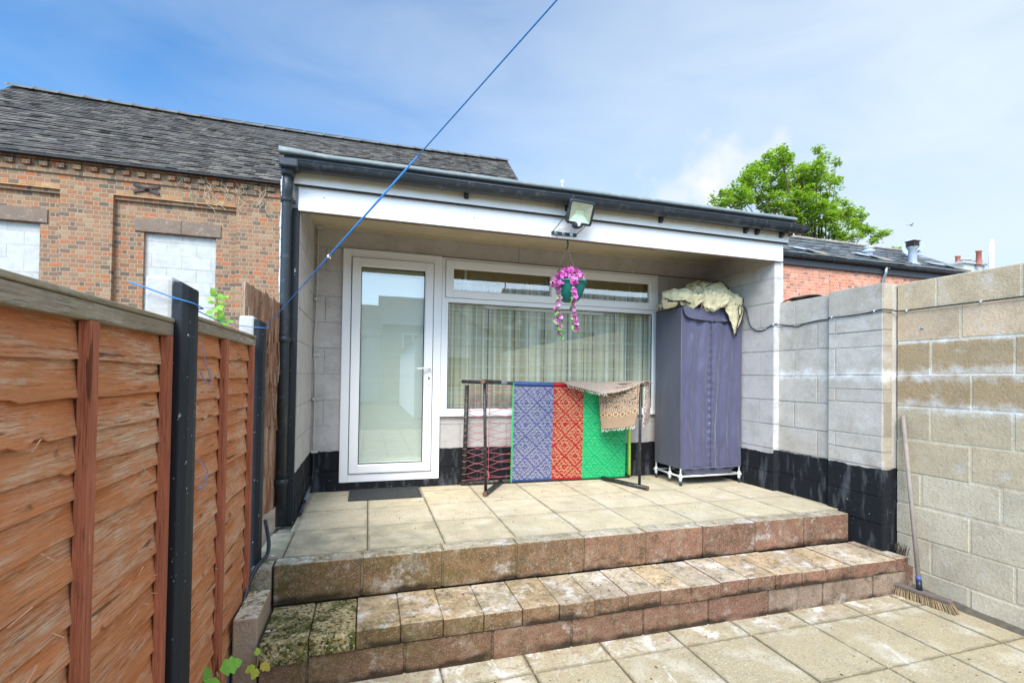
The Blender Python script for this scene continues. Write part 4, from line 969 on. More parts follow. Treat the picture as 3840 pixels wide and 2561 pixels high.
# ================================================================ TREES, BIRD
def leaves(mb, c, n, R, rnd, size, cols):
    for k in range(n):
        while True:
            p = Vector((rnd.uniform(-1, 1), rnd.uniform(-1, 1), rnd.uniform(-1, 1)))
            if p.length <= 1: break
        p = Vector((p.x*R, p.y*R, p.z*R*.72)) + c
        a = rnd.uniform(0, 6.28); tilt = rnd.uniform(.1, 1.3); s_ = size*rnd.uniform(.6, 1.25)
        u = Vector((math.cos(a), math.sin(a), -math.sin(tilt)*.5)).normalized()*s_; v = Vector((-math.sin(a), math.cos(a), rnd.uniform(-.5, .5))).normalized()*s_*.8
        t = jit(rnd.choice(cols), .2)
        mb.poly([p-u*.5, p+v*.42-u*.1, p+u*.55, p-v*.42-u*.1], t)
def tree():
    r = thing('broadleaf_tree', 'bright green sycamore-like tree behind the low slate roof', 'tree', (19.5, 12, -.5))
    blobs = "220,470,70 330,420,85 450,330,90 400,280,60 520,200,80 640,185,75 640,115,28 700,145,30 600,360,95 740,320,105 790,235,34 880,255,75 930,160,30 905,105,16 1035,195,20 1025,310,34 900,400,115 760,480,110 620,500,80 500,480,70 950,560,105 1060,540,80 1150,600,80 1100,700,95 880,700,75 1240,680,60 1330,720,40 1375,700,26 800,620,90 1290,770,22 700,600,60 350,500,55"
    cy, sy = math.cos(math.radians(16.795)), math.sin(math.radians(16.795))
    def at(px, py, Y):       # crown clumps set out on the plane of the trunk
        x = 2600+px/1.896; y = 500+py/1.896; a = (x-1920)/1788.67; b = -(y-1385.9)/1788.67
        a += .0; rl = math.radians(.848); a, b = a*math.cos(rl)-b*math.sin(rl), b*math.cos(rl)+a*math.sin(rl); b += .015
        d = Vector((sy+a*cy, cy-a*sy, b)); t = (Y+4.4347)/d.y; return Vector((.6096, -4.4347, 1.0155))+d*t, t
    rnd = random.Random(21); mb = MB(); cl = []
    cols = [(.30, .42, .05), (.36, .48, .07), (.19, .33, .04), (.38, .52, .09), (.44, .52, .12), (.27, .42, .06), (.13, .24, .03)]
    for bstr in blobs.split():
        px, py, pr = map(float, bstr.split(',')); Y = 12+rnd.uniform(-.8, .8); c, t = at(px, py, Y); R = pr/1.896/1788.67*t
        cl.append((c, R)); k = max(4, int(44*(R/.6)**2))
        for q in range(k):
            u = Vector((rnd.gauss(0, 1), rnd.gauss(0, 1), rnd.gauss(0, 1))).normalized()*R*rnd.uniform(.45, 1.0); cc = c+Vector((u.x, u.y*1.3, u.z))
            leaves(mb, cc, 42, rnd.uniform(.14, .30), rnd, .125, [jit(rnd.choice(cols), .1)]*2+cols)
    mb.build('crown', 'leaf', r)
    mb = MB(); base = Vector((19.6, 12, -.5)); hub = Vector((19.7, 12, 5.2))
    mb.tube(curve([base, (19.65, 12, 3), hub], 6), lambda t: .32-.12*t, 12)
    for c, R in cl:
        m_ = hub.lerp(c, .5)+Vector((rnd.uniform(-.3, .3), 0, rnd.uniform(-.5, .1))); mb.tube(curve([hub-Vector((0, 0, rnd.uniform(0, 1.2))), m_, c], 5), lambda t: .07*(1-t)+.01, 6)
    mb.build('trunk', 'bark_tree', r)
    r = thing('small_tree', 'tiny leafy treetop peeping over the slate ridge', 'tree', (24.6, 12.2, -.5)); mb = MB()
    for q in range(22):
        c, t = at(1440+rnd.uniform(-38, 38), 835+rnd.uniform(-18, 30), 12.2+rnd.uniform(-.4, .4)); leaves(mb, c, 26, .2, rnd, .15, cols)
    mb.build('crown', 'leaf', r); mb = MB(); mb.tube([(24.6, 12.2, -.5), (24.6, 12.2, 7.1)], lambda t: .12-.09*t, 8); mb.build('trunk', 'bark_tree', r)
tree()
def bird():
    mb = MB(); c = Vector((25.62, 12, 8.62))
    mb.lathe([(0, -.17), (.03, -.15), (.055, -.05), (.05, .05), (.025, .13), (.0, .17)], c, 10, (.12, .12, .13), Matrix.Rotation(math.pi/2, 4, 'Y'))
    for s_ in (1, -1): mb.sheet([[c+Vector((-.06, 0, .01)), c+Vector((-.10, -.14*s_, .06)), c+Vector((-.22, -.34*s_, .10))], [c+Vector((.08, 0, .01)), c+Vector((.04, -.16*s_, .06)), c+Vector((-.20, -.36*s_, .10))]], 6, 3, tint=lambda u, v: (.14, .14, .15))
    mb.poly([c+Vector((.15, -.02, 0)), c+Vector((.28, -.05, .0)), c+Vector((.28, .05, 0)), c+Vector((.15, .02, 0))], (.12, .12, .13))
    mb.v = [tuple(c+(Vector(p)-c)*.5) for p in mb.v]
    tag(mb.build('bird', 'cord', None, thick=.004, loc=c), 'small dark bird flying over the slate roof', 'bird')
bird()
# ================================================================ HOUSES BEHIND THE CAMERA (seen in the glass)
def back_houses():
    def house(x0, x1, y, ze, zr, mat, label, gable=None):
        h = thing('house', label, 'house', ((x0+x1)/2, y, -.5)); mb = MB(); mb.box(x0, x1, y-7, y, -.5, ze); mb.build('wall', mat, h)
        mb = MB(); mb.poly([(x0-.2, y+.25, ze-.05), (x0-.2, y-3.5, zr), (x1+.2, y-3.5, zr), (x1+.2, y+.25, ze-.05)][::-1], (.22, .19, .17)); mb.poly([(x0-.2, y-7.3, ze), (x1+.2, y-7.3, ze), (x1+.2, y-3.5, zr), (x0-.2, y-3.5, zr)], (.5, .4, .36)); mb.build('roof', 'tile', h)
        x = x0+1.1
        while x+1.4 < x1:
            for zb in (ze-1.6, ze-4.2):
                w = MB(); w.box(x, x+1.2, y+.001, y+.05, zb, zb+1.1); f = w.build('window', 'upvc', h); w = MB(); w.box(x+.08, x+.56, y+.051, y+.06, zb+.08, zb+1.02, (.3, .3, .35)); w.box(x+.64, x+1.12, y+.051, y+.06, zb+.08, zb+1.02, (.3, .3, .35)); w.build('pane', 'dark', f)
            x += 2.9
    house(-14, 1.35, -24, 3.3, 5.5, 'render_white', 'white rendered terrace house reflected in the door glass')
    house(1.36, 9.5, -23.6, 3.9, 6.1, 'brick_far', 'brick terrace house seen only as a reflection in the window')
    house(9.7, 22, -24, 4.6, 7.2, 'render_white', 'far rendered house behind the yard seen only in reflection')
    h = thing('rear_extension', 'white gabled rear extension reflected in the big window', 'house', (3.5, -13, -.5)); mb = MB()
    mb.box(2.2, 5.2, -21, -13, -.5, 2.3); mb.poly([(2.2, -13, 2.3), (5.2, -13, 2.3), (3.7, -13, 3.4)]); mb.build('wall', 'render_white', h)
    mb = MB(); mb.poly([(2.0, -12.8, 2.15), (3.7, -12.8, 3.45), (3.7, -21, 3.45), (2.0, -21, 2.15)]); mb.poly([(5.4, -12.8, 2.15), (5.4, -21, 2.15), (3.7, -21, 3.45), (3.7, -12.8, 3.45)]); mb.build('roof', 'tile', h)
    w = MB(); w.box(3.0, 4.2, -12.999, -12.95, .6, 1.7, (.3, .3, .35)); w.build('window', 'dark', h)
back_houses()

# ================================================================ FOLDING COT ON ITS SIDE
def cot():
    r = thing('folding_cot', 'folding string cot stood on its side with blue, red and green webbing', 'cot', (2.3, -.1, 0))
    yT, yB = -.085, -.055; ZT, ZB = .955, .022
    def P(x, z): return Vector((x, lerp(yB, yT, z/ZT)-(x-1.45)*.02, z))
    XL, XR = 1.475, 3.155
    mb = MB(); mb.tube([P(1.44, ZT+.012), P(1.9, ZT), P(2.55, ZT-.012), P(XR, ZT-.03)], .018, 12); mb.tube([P(1.45, ZB), P(2.0, ZB+.003), P(XR+.03, ZB)], .018, 12)
    mb.tube([P(1.49, .935), P(1.482, .04)], .020, 12); fr = mb.build('frame', 'cot_metal', r)
    mb = MB(); mb.tube([P(3.165, .93), P(3.19, .03)], .018, 12, (.62, .85, .10)); o = mb.build('end_tube', 'cord', r); o['label'] = 'lime green end tube'
    mb = MB(); mb.tube([P(1.74, ZT+.006)+Vector((0, -.0, .002)), P(1.87, ZT+.002)], .0215, 12); mb.build('sleeve', 'grey_tape', r)
    def leg(base_b, base_f, top_b, top_f, ub, ut, label=None):
        mb = MB(); mb.tube([base_b, base_f], .020, 12); mb.tube([top_b, top_f], .019, 12); mb.tube([ub, ut], .0135, 12)
        o = mb.build('leg', 'cot_metal', r); d = (Vector(base_f)-Vector(base_b)).normalized()
        e = MB(); e.tube([Vector(base_f), Vector(base_f)+d*.004], .0205, 12); d2 = (Vector(top_f)-Vector(top_b)).normalized(); e.tube([Vector(top_f), Vector(top_f)+d2*.004], .0195, 12); e.build('tube_end', 'rust', o)
    leg((1.845, -.05, .022), (1.572, -.50, .022), (1.80, -.10, .965), (1.535, -.53, .972), (1.592, -.455, .03), (1.560, -.485, .965))
    leg((2.865, -.13, .022), (3.062, -.63, .022), (2.90, -.10, .935), (3.050, -.60, .965), (3.030, -.545, .03), (3.030, -.545, .965))
    secs = [('blue', 1.93, 2.335, (.026, .07, .22), (.055, .070, .20), (.44, .48, .40)), ('red', 2.335, 2.655, (.40, .005, .018), (.36, .002, .010), (.62, .50, .26)), ('green', 2.655, 3.130, (.0, .40, .13), (.0, .36, .12), (.10, .62, .24))]
    for nm, a, b, railc, base, dash in secs:
        for zc, rr in ((ZT-.004, .0245), (ZB+.010, .0245)):
            mb = MB(); n = int((b-a)/.0042); pts = [P(lerp(a, b, i/n), zc-.012*(lerp(a, b, i/n)-1.9 if zc > .5 else 0)) for i in range(n+1)]
            mb.tube(pts, (lambda n_: (lambda t: .0225+.0022*math.sin(t*n_*math.pi*.5)))(n), 12, lambda t, c=railc: jit(c, .12))
            w = mb.build('wrapped_rail', 'webbing', r)
        mb = MB(); nr, nc = 64, int((b-a)/.0042); z0, z1 = .040, ZT-.030; pitch = (z1-z0)/nr; hw, hh = .111, .105
        for row in range(nr):
            zc = z0+(row+.5)*pitch
            if nm == 'green' and row > 20: gapf = .25
            for part in (0, 1):
                za = z0+row*pitch+(0 if part == 0 else pitch*.36); zb = z0+row*pitch+(pitch*.36 if part == 0 else pitch)
                i = 0
                while i < nc:
                    xa = lerp(a, b, i/nc)
                    def cell(ii):
                        x = lerp(a, b, (ii+.5)/nc)-a-.02; rr_ = (row+.5)*pitch
                        px = x/hw; pz = rr_/hh
                        m = (math.floor(px+.5)+math.floor(pz+.5)); 
                        # lozenges on a staggered lattice
                        best = 9
                        for ox in (-1, 0, 1):
                            for oz in (-1, 0, 1):
                                cx = math.floor(px+.5)+ox; cz = math.floor(pz+.5)+oz
                                if (cx+cz) % 2 == 0: best = min(best, abs(px-cx)*1.0+abs(pz-cz))
                        d = int(best*9+row*.0)
                        if part == 1: return 0
                        if .07 < best < .25 or best > .90 or .52 < best < .60: return 0
                        return 1 if (row % 2) or int((x*60+row*.5)) % 3 else 0
                    c = cell(i); j = i+1
                    while j < nc and cell(j) == c: j += 1
                    xb = lerp(a, b, j/nc); dy = -.003 if c else 0
                    col = dash if c else base
                    if nm == 'blue' and c == 0: col = tuple(lerp(p, q, max(0, min(.7, mnoise.noise(Vector((xa*3, row*.05, 1)))+.5))) for p, q in zip(base, (.13, .11, .27)))
                    f = lambda x, z: P(x, z)+Vector((0, -.020+dy, 0))
                    mb.poly([f(xa, za), f(xb, za), f(xb, zb), f(xa, zb)], jit(col, .12)); i = j
        o = mb.build('webbing', 'webbing', r, thick=.0015); o['label'] = nm+' patterned webbing'
    mb = MB()       # green lashed edge cord and thin vertical lacing
    pts = [P(1.928+.004*(k % 2), lerp(.01, ZT+.01, k/90))+Vector((0, -.022-.004*((k+1) % 2), 0)) for k in range(91)]
    mb.tube(pts, .006, 5, (.02, .50, .16), cap=False)
    for k in range(60):
        z = lerp(.03, ZT-.02, k/60); mb.tube([P(1.920, z)+Vector((0, -.02, 0)), P(1.938, z+.008)+Vector((0, -.027, 0))], .0028, 4, (.25, .70, .30), cap=False)
    mb.build('edge_cord', 'cord', r)
    mb = MB()       # lacing between green webbing and the lime tube
    for k in range(62):
        z = lerp(.06, .90, k/62); mb.tube([P(3.128, z)+Vector((0, -.018, 0)), P(3.175, z-.006)+Vector((0, -.015, 0))], .0022, 4, (.02, .48, .15), cap=False)
    mb.build('lacing', 'cord', r)
    mb = MB(); rnd = random.Random(3)       # pink net between the black end tube and the webbing
    xm = 1.705; n = 13; pk = (.46, .12, .14)
    for k in range(n):
        z = lerp(.06, .915, k/(n-1)); zz = lambda q: lerp(.06, .915, max(0, min(n-1, q))/(n-1)); j = lambda: rnd.uniform(-.008, .008)
        mb.tube([P(1.488, zz(k+.5)+j()), P(1.60, zz(k)+j()), P(xm, zz(k+.45)+j()), P(1.82, zz(k+.1)+j()), P(1.926, zz(k+.1)+j())], .0023, 5, jit(pk, .2), cap=False)
        mb.tube([P(1.488, zz(k-.4)+j()), P(1.60, zz(k)+j()), P(xm, zz(k-.45)+j()), P(1.82, zz(k+.1)+j()), P(1.926, zz(k+.3)+j())], .0023, 5, jit(pk, .2), cap=False)
    mb.tube([P(xm, .93), P(xm+.003, .5), P(xm+.006, .05)], .003, 6, (.50, .14, .17)); mb.tube([P(xm, .13), P(xm+.014, .07), P(xm-.006, .03)], .007, 6, (.42, .10, .13))
    for k in range(16): z = lerp(.05, .93, k/15); mb.tube([P(1.482, z)+Vector((.021*math.cos(q), .021*math.sin(q), 0)) for q in [i*math.pi/4 for i in range(9)]], .0025, 4, (.35, .22, .20), cap=False)
    mb.build('cord_net', 'cord', r)
cot()
def rug():
    r = thing('woven_rug', 'fringed patterned rug thrown over the red and green end of the cot', 'rug', (2.95, -.35, .5))
    CREAM, BR, DK, OR_ = (.52, .42, .30), (.36, .23, .13), (.06, .05, .045), (.42, .15, .08)
    def pat(u, v):      # u across, v down: dark floral, medallion band, netted end
        rn = mnoise.noise(Vector((u*34, v*34, 2)))
        if v < .52:
            c = DK if rn > .12 else (CREAM if rn > -.12 else BR)
            cx, cy = (u*5) % 1-.5, (v*5.5) % 1-.5
            if cx*cx+cy*cy < .06: c = OR_ if cx*cx+cy*cy < .03 else CREAM
            return c
        if v < .60: return CREAM if int(u*40) % 2 else BR
        if v < .74:
            cx, cy = (u*6) % 1-.5, (v-.60)/.14-.5; d = cx*cx+cy*cy
            return OR_ if d < .05 else (DK if d < .07 else ((.62, .52, .34) if d < .17 else BR))
        if v < .78: return BR if int(u*40) % 2 else (.5, .38, .22)
        return (.50, .37, .24) if (int(u*46)+int(v*60)) % 2 else (.33, .20, .13)
    net = lambda u, v: (.55, .46, .38) if (int(u*60)+int(v*24)) % 2 else (.20, .15, .12)
    # strip lying along the top rail and sagging to the leg tube
    mb = MB(); mb.sheet([[(2.42, -.14, .968), (2.56, -.11, .985), (2.75, -.12, .975), (2.92, -.14, .975), (3.07, -.20, .985), (3.14, -.25, .99)],
                         [(2.46, -.22, .945), (2.58, -.22, .945), (2.74, -.24, .930), (2.92, -.26, .955), (3.07, -.32, .985), (3.15, -.36, .985)],
                         [(2.52, -.28, .925), (2.62, -.32, .905), (2.74, -.36, .888), (2.90, -.42, .925), (3.04, -.50, .985), (3.14, -.52, .980)],
                         [(2.55, -.30, .915), (2.66, -.35, .890), (2.76, -.40, .872), (2.90, -.50, .905), (3.045, -.595, .990), (3.13, -.61, .975)]], 70, 24, tint=net, jitter=.008)
    mb.build('top_fold', 'rug', r, thick=.006)
    # flap hanging on the webbing side of the leg tube
    mb = MB(); mb.sheet([[(2.775, -.205, .910), (2.84, -.34, .925), (2.92, -.46, .945), (3.00, -.575, .972)],
                         [(2.785, -.210, .72), (2.85, -.34, .74), (2.93, -.46, .755), (3.005, -.560, .79)],
                         [(2.80, -.22, .52), (2.86, -.33, .535), (2.93, -.44, .55), (2.99, -.53, .585)]], 90, 110, tint=lambda u, v: pat(u, v), jitter=.010)
    mb.build('hanging_flap', 'rug', r, thick=.006)
    mb = MB(); mb.sheet([[(3.035, -.590, .990), (3.085, -.560, .995), (3.135, -.50, .985), (3.165, -.42, .985)],
                         [(3.050, -.600, .86), (3.10, -.565, .84), (3.16, -.50, .82), (3.185, -.42, .82)],
                         [(3.035, -.585, .78), (3.09, -.56, .71), (3.155, -.50, .66), (3.180, -.42, .66)],
                         [(3.04, -.575, .60), (3.075, -.55, .575), (3.13, -.50, .60), (3.165, -.42, .60)]], 60, 60, tint=lambda u, v: ((.60, .50, .42) if mnoise.noise(Vector((u*30, v*30, 5))) > -.05 else (.22, .13, .10)), jitter=.012)
    mb.build('outer_flap', 'rug', r, thick=.006)
    mb = MB(); rnd = random.Random(2); wc = (.80, .78, .72)
    def fringe(a, b, n, L, bow=None):
        for k in range(n):
            p = Vector(a).lerp(Vector(b), (k+.5)/n); 
            if bow: p += Vector(bow)*math.sin(math.pi*(k+.5)/n)
            mb.tube([p, p+Vector((rnd.uniform(-.006, .006), -.004, -L*.5)), p+Vector((rnd.uniform(-.012, .012), -.002, -L*rnd.uniform(.8, 1.2)))], .0028, 4, wc, cap=False)
    fringe((2.44, -.19, .950), (2.76, -.405, .872), 24, .026, (0, 0, -.006)); fringe((2.80, -.222, .520), (2.99, -.53, .585), 22, .032); fringe((3.04, -.60, .985), (3.04, -.58, .62), 20, .016); fringe((3.035, -.578, .605), (3.165, -.42, .60), 10, .03); fringe((3.18, -.44, .98), (3.19, -.44, .64), 16, .018)
    mb.build('fringe', 'cord', r)
rug()

# ================================================================ FABRIC WARDROBE WITH TARP
def wardrobe():
    r = thing('fabric_wardrobe', 'tall blue-grey zip-up fabric wardrobe on a white wheeled frame', 'wardrobe', (3.82, -.32, 0))
    x0, x1, y0, y1, z0, z1 = 3.468, 4.172, -.545, -.125, .165, 1.705
    def fr(x, z):
        u = (x-x0)/(x1-x0); w = .010*math.sin(u*31+1.2*math.sin(z*3))*(1-abs(u-.5))+.008*mnoise.noise(Vector((x*9, z*2.2, 1)))+.006*mnoise.noise(Vector((x*22, z*5, 4)))
        zip_ = math.exp(-((u-.475)/.02)**2); w += .008*zip_*math.sin(z*70)*.4-.004*zip_
        return y0-.012*math.sin(math.pi*u)+w*(.5+.5*math.sin(math.pi*min(1, (z1-z)/.3+.05))if z > z1-.3 else w and 1)*1.0
    mb = MB(); NX, NZ = 90, 120; n0 = 0
    for j in range(NZ+1):
        z = lerp(z0, z1, j/NZ)
        for i in range(NX+1):
            x = lerp(x0, x1, i/NX); w = .013*math.sin((i/NX)*31+1.2*math.sin(z*3))*(1-abs(i/NX-.5))+.012*mnoise.noise(Vector((x*8, z*1.8, 1)))+.006*mnoise.noise(Vector((x*24, z*7, 4)))
            zp = math.exp(-((i/NX-.475)/.03)**2); w = w*(1-.6*zp)+.005*zp*math.sin(z*85)
            e = min(1, i/NX*12, (1-i/NX)*12); top = min(1, (z1-z)/.12)
            mb.v.append((x+.006*mnoise.noise(Vector((1, z*3, 2))), y0+w*e*(.25+.75*top), z+.010*math.sin(i/NX*7)*(1 if j == 0 else 0)))
    for j in range(NZ):
        for i in range(NX): a = j*(NX+1)+i; mb.face((a, a+1, a+NX+2, a+NX+1), (1, 1, 1), True)
    body = mb.build('cover', 'cover', r)
    mb = MB()
    def side(xs, flip):
        b0 = len(mb.v); A, B = 24, 60
        for j in range(B+1):
            for i in range(A+1):
                y = lerp(y0, y1, i/A); z = lerp(z0, z1, j/B); e = math.sin(math.pi*i/A)
                mb.v.append((xs+(.014*e*mnoise.noise(Vector((y*7, z*1.5, xs)))+.006*mnoise.noise(Vector((y*18, z*4, xs)))*e), y, z))
        for j in range(B):
            for i in range(A):
                a = b0+j*(A+1)+i; q = (a, a+1, a+A+2, a+A+1); mb.face(q if flip else q[::-1], (1, 1, 1), True)
    side(x0, False); side(x1, True); mb.poly([(x0, y1, z0), (x0, y1, z1), (x1, y1, z1), (x1, y1, z0)])
    mb.poly([(x0, y0, z1), (x1, y0, z1), (x1, y1, z1), (x0, y1, z1)]); mb.build('side_panel', 'cover_side', r)
    mb = MB(); mb.sheet([[(x0+.01, y0+.015, .175), (3.6, y0+.01, .172), (4.0, y0+.01, .172), (x1-.01, y0+.015, .18)], [(x0+.05, y0+.03, .12), (3.62, y0+.02, .085), (3.98, y0+.02, .088), (x1-.06, y0+.03, .14)], [(x0+.10, y0+.08, .11), (3.64, y0+.12, .072), (3.98, y0+.12, .075), (x1-.10, y0+.08, .13)], [(x0+.10, y1-.05, .11), (3.64, y1-.05, .09), (3.98, y1-.05, .09), (x1-.10, y1-.05, .13)]], 30, 20, jitter=.01)
    mb.build('base_pouch', 'cover_side', r)
    mb = MB(); N = 60; a0 = len(mb.v)       # top flap with rounded lower corner
    def low(u): return z1-.105-.018*math.sin(u*3)-(.0) if u > .12 else z1-.02-.085*math.sin(math.pi/2*(u/.12)**.6)
    for i in range(N+1):
        u = i/N; x = lerp(x0+.004, x1-.002, u)
        for k in range(9): zz = lerp(z1+.006, low(u), k/8); mb.v.append((x, y0-.014-.010*math.sin(u*9)*(k/8)-.006*(k/8), zz))
    for i in range(N):
        for k in range(8): a = i*9+k; mb.face((a, a+1, a+10, a+9), (1.15, 1.12, 1.08), True)
    fl = mb.build('top_flap', 'cover', r)
    mb = MB(); mb.tube([(lerp(x0+.004, x1-.002, i/N), y0-.021-.010*math.sin(i/N*9), low(i/N)) for i in range(N+1)], .004, 6); mb.tube([(x0, y1, z1+.003), (x0, y0-.01, z1+.006)], .004, 6); mb.build('binding', 'black_trim', fl)
    mb = MB(); xz = lerp(x0, x1, .475); mb.tube([(xz+.002*math.sin(k), y0-.019+.003*math.sin(k*1.7), lerp(z1-.12, z0+.01, k/30)) for k in range(31)], .0035, 6, (.8, .8, .9)); mb.build('zip', 'cover', r)
    mb = MB(); mb.tube([(x0+.01, y0-.010, z0), (xz, y0-.022, z0+.004), (x1-.01, y0-.010, z0)], .0035, 6, (1.8, 1.8, 1.8)); mb.tube([(x0, y0, z0), (x0, y0, 1.69)], .003, 6, (1.6, 1.6, 1.6)); mb.build('piping', 'cover', r)
    mb = MB(); zf = .088; c = [(x0+.012, y0+.01), (x1-.012, y0+.01), (x1-.012, y1-.01), (x0+.012, y1-.01)]
    for a, b in zip(c, c[1:]+c[:1]): mb.tube([(a[0], a[1], zf), (b[0], b[1], zf)], .009, 10)
    for a in c: mb.tube([(a[0], a[1], .045), (a[0], a[1], .25)], .008, 10)
    m_ = (x0+.012, lerp(y0, y1, .42)); mb.tube([(m_[0], m_[1], .045), (m_[0], m_[1], .25)], .008, 10)
    f = mb.build('frame', 'white_metal', r)
    for a in c+[m_]:
        b = MB(); b.lathe([(.0, .112), (.015, .112), (.015, .060), (.012, .04), (0, .04)], (a[0], a[1], 0), 14); b.tube([(a[0]-.022, a[1], zf), (a[0]+.022, a[1], zf)], .0125, 10); b.tube([(a[0], a[1]-.022, zf), (a[0], a[1]+.022, zf)], .0125, 10); b.build('connector', 'white_metal', f)
    for a in c:
        b = MB(); b.lathe([(0, -.010), (.018, -.010), (.021, -.006), (.021, .006), (.018, .010), (0, .010)], (a[0]+.004, a[1], .022), 18, (1, 1, 1), Matrix.Rotation(math.radians(70), 4, 'Z') @ Matrix.Rotation(math.pi/2, 4, 'X'))
        b.box(a[0]-.008, a[0]+.012, a[1]-.010, a[1]+.010, .032, .05); b.build('caster', 'black_plastic', f)
wardrobe()
def tarp():
    r = thing('crumpled_tarp', 'crumpled cream cloth cover with black binding heaped on the wardrobe', 'tarp', (3.82, -.33, 1.72))
    def crumple(o):
        q = o.modifiers.new('smooth', 'SUBSURF'); q.levels = 1; q.render_levels = 1
    S = []
    def sh(name, grid, nu=34, nv=26, jt=.020, edges=(), wr=.02):
        mb = MB(); n0 = len(mb.v); mb.sheet(grid, nu, nv, tint=lambda u, v: (1, 1, 1), jitter=jt)
        vs = []
        for v in mb.v:
            p = Vector(v); q = Vector((p.x*11+p.z*5, p.y*9, p.z*14-p.x*4)); d = abs(mnoise.noise(q))*1.3+.5*abs(mnoise.noise(q*2.1)); vs.append(tuple(p+Vector((0, -wr*1.1, wr*.9))*(.7-2*d)))
        mb.v = vs; o = mb.build(name, 'tarp', r, thick=.002)
        b = MB(); idx = lambda i, j: Vector(vs[n0+j*(nu+1)+i])
        for e in edges:
            P = {'t': [idx(i, 0) for i in range(nu+1)], 'b': [idx(i, nv) for i in range(nu+1)], 'l': [idx(0, j) for j in range(nv+1)], 'r': [idx(nu, j) for j in range(nv+1)]}[e]
            b.tube([p+Vector((0, -.003, 0)) for p in P], .0055, 6)
        if edges: b.build('binding', 'black_trim', o)
    # lower heap over the wardrobe top
    sh('fold', [[(3.44, -.14, 1.73), (3.62, -.14, 1.84), (3.82, -.12, 1.90), (4.02, -.12, 1.86), (4.19, -.13, 1.75)],
                [(3.39, -.32, 1.76), (3.58, -.34, 1.88), (3.80, -.34, 1.93), (4.02, -.34, 1.90), (4.19, -.34, 1.78)],
                [(3.40, -.50, 1.74), (3.56, -.54, 1.83), (3.78, -.56, 1.87), (4.00, -.56, 1.85), (4.17, -.52, 1.78)],
                [(3.46, -.58, 1.72), (3.58, -.61, 1.735), (3.76, -.63, 1.72), (3.96, -.62, 1.735), (4.15, -.58, 1.74)]], 60, 44, .05, wr=.05)
    # left drooping lobe
    sh('fold', [[(3.33, -.42, 1.865), (3.42, -.50, 1.885), (3.52, -.54, 1.885), (3.60, -.52, 1.865)], [(3.31, -.46, 1.82), (3.42, -.565, 1.83), (3.52, -.59, 1.825), (3.61, -.56, 1.815)], [(3.35, -.48, 1.755), (3.44, -.57, 1.755), (3.52, -.59, 1.75), (3.60, -.56, 1.76)]], 24, 20, .012, ('b',), .012)
    sh('fold', [[(3.318, -.44, 1.81), (3.35, -.50, 1.78), (3.42, -.55, 1.75)], [(3.335, -.43, 1.74), (3.37, -.49, 1.735), (3.43, -.55, 1.735)], [(3.36, -.42, 1.705), (3.39, -.47, 1.705), (3.44, -.50, 1.715)]], 14, 14, .01, ('t',), .008)
    # front central lobe hanging over the flap
    sh('fold', [[(3.56, -.55, 1.83), (3.68, -.58, 1.855), (3.80, -.59, 1.845), (3.94, -.58, 1.825)], [(3.66, -.60, 1.78), (3.72, -.625, 1.77), (3.82, -.63, 1.78), (3.93, -.61, 1.775)], [(3.70, -.60, 1.725), (3.745, -.62, 1.705), (3.80, -.625, 1.70), (3.88, -.61, 1.735)], [(3.745, -.59, 1.705), (3.765, -.60, 1.690), (3.79, -.60, 1.692), (3.83, -.60, 1.715)]], 30, 26, .016, (), .016)
    # upper dome and its bound rim
    sh('fold', [[(3.74, -.30, 1.96), (3.84, -.33, 2.00), (3.96, -.34, 2.01), (4.06, -.34, 1.985), (4.14, -.36, 1.93)], [(3.73, -.40, 1.93), (3.83, -.45, 1.96), (3.96, -.47, 1.97), (4.06, -.46, 1.94), (4.12, -.44, 1.89)], [(3.74, -.46, 1.88), (3.83, -.53, 1.89), (3.95, -.55, 1.89), (4.04, -.53, 1.87), (4.10, -.50, 1.85)], [(3.74, -.50, 1.83), (3.84, -.56, 1.84), (3.95, -.58, 1.83), (4.03, -.56, 1.82), (4.08, -.52, 1.81)]], 40, 30, .018, ('t',), .022)
    sh('fold', [[(3.84, -.22, 2.035), (3.90, -.25, 2.045), (3.96, -.28, 2.02)], [(3.72, -.28, 1.985), (3.82, -.31, 1.995), (3.97, -.33, 2.0)], [(3.72, -.31, 1.955), (3.80, -.35, 1.955), (3.88, -.36, 1.95)]], 18, 14, .012, (), .01)
    # right hand upright loop
    sh('fold', [[(3.98, -.28, 2.02), (4.07, -.29, 2.035), (4.14, -.31, 2.025), (4.19, -.34, 1.965), (4.195, -.38, 1.915)], [(4.03, -.33, 1.98), (4.08, -.34, 1.98), (4.13, -.36, 1.96), (4.16, -.38, 1.93), (4.18, -.40, 1.905)], [(4.07, -.39, 1.90), (4.09, -.40, 1.895), (4.12, -.41, 1.895), (4.15, -.42, 1.90), (4.18, -.43, 1.90)]], 30, 18, .008, ('t', 'b'), .008)
    # right lower lobe
    sh('fold', [[(3.95, -.52, 1.84), (4.04, -.50, 1.87), (4.12, -.49, 1.895), (4.185, -.47, 1.885)], [(3.93, -.585, 1.80), (4.03, -.595, 1.81), (4.12, -.58, 1.83), (4.197, -.53, 1.82)], [(3.95, -.59, 1.765), (4.04, -.60, 1.755), (4.12, -.585, 1.755), (4.185, -.54, 1.765)], [(3.99, -.58, 1.745), (4.05, -.59, 1.735), (4.11, -.58, 1.730), (4.16, -.55, 1.735)]], 30, 22, .012, ('r', 'b'), .012)
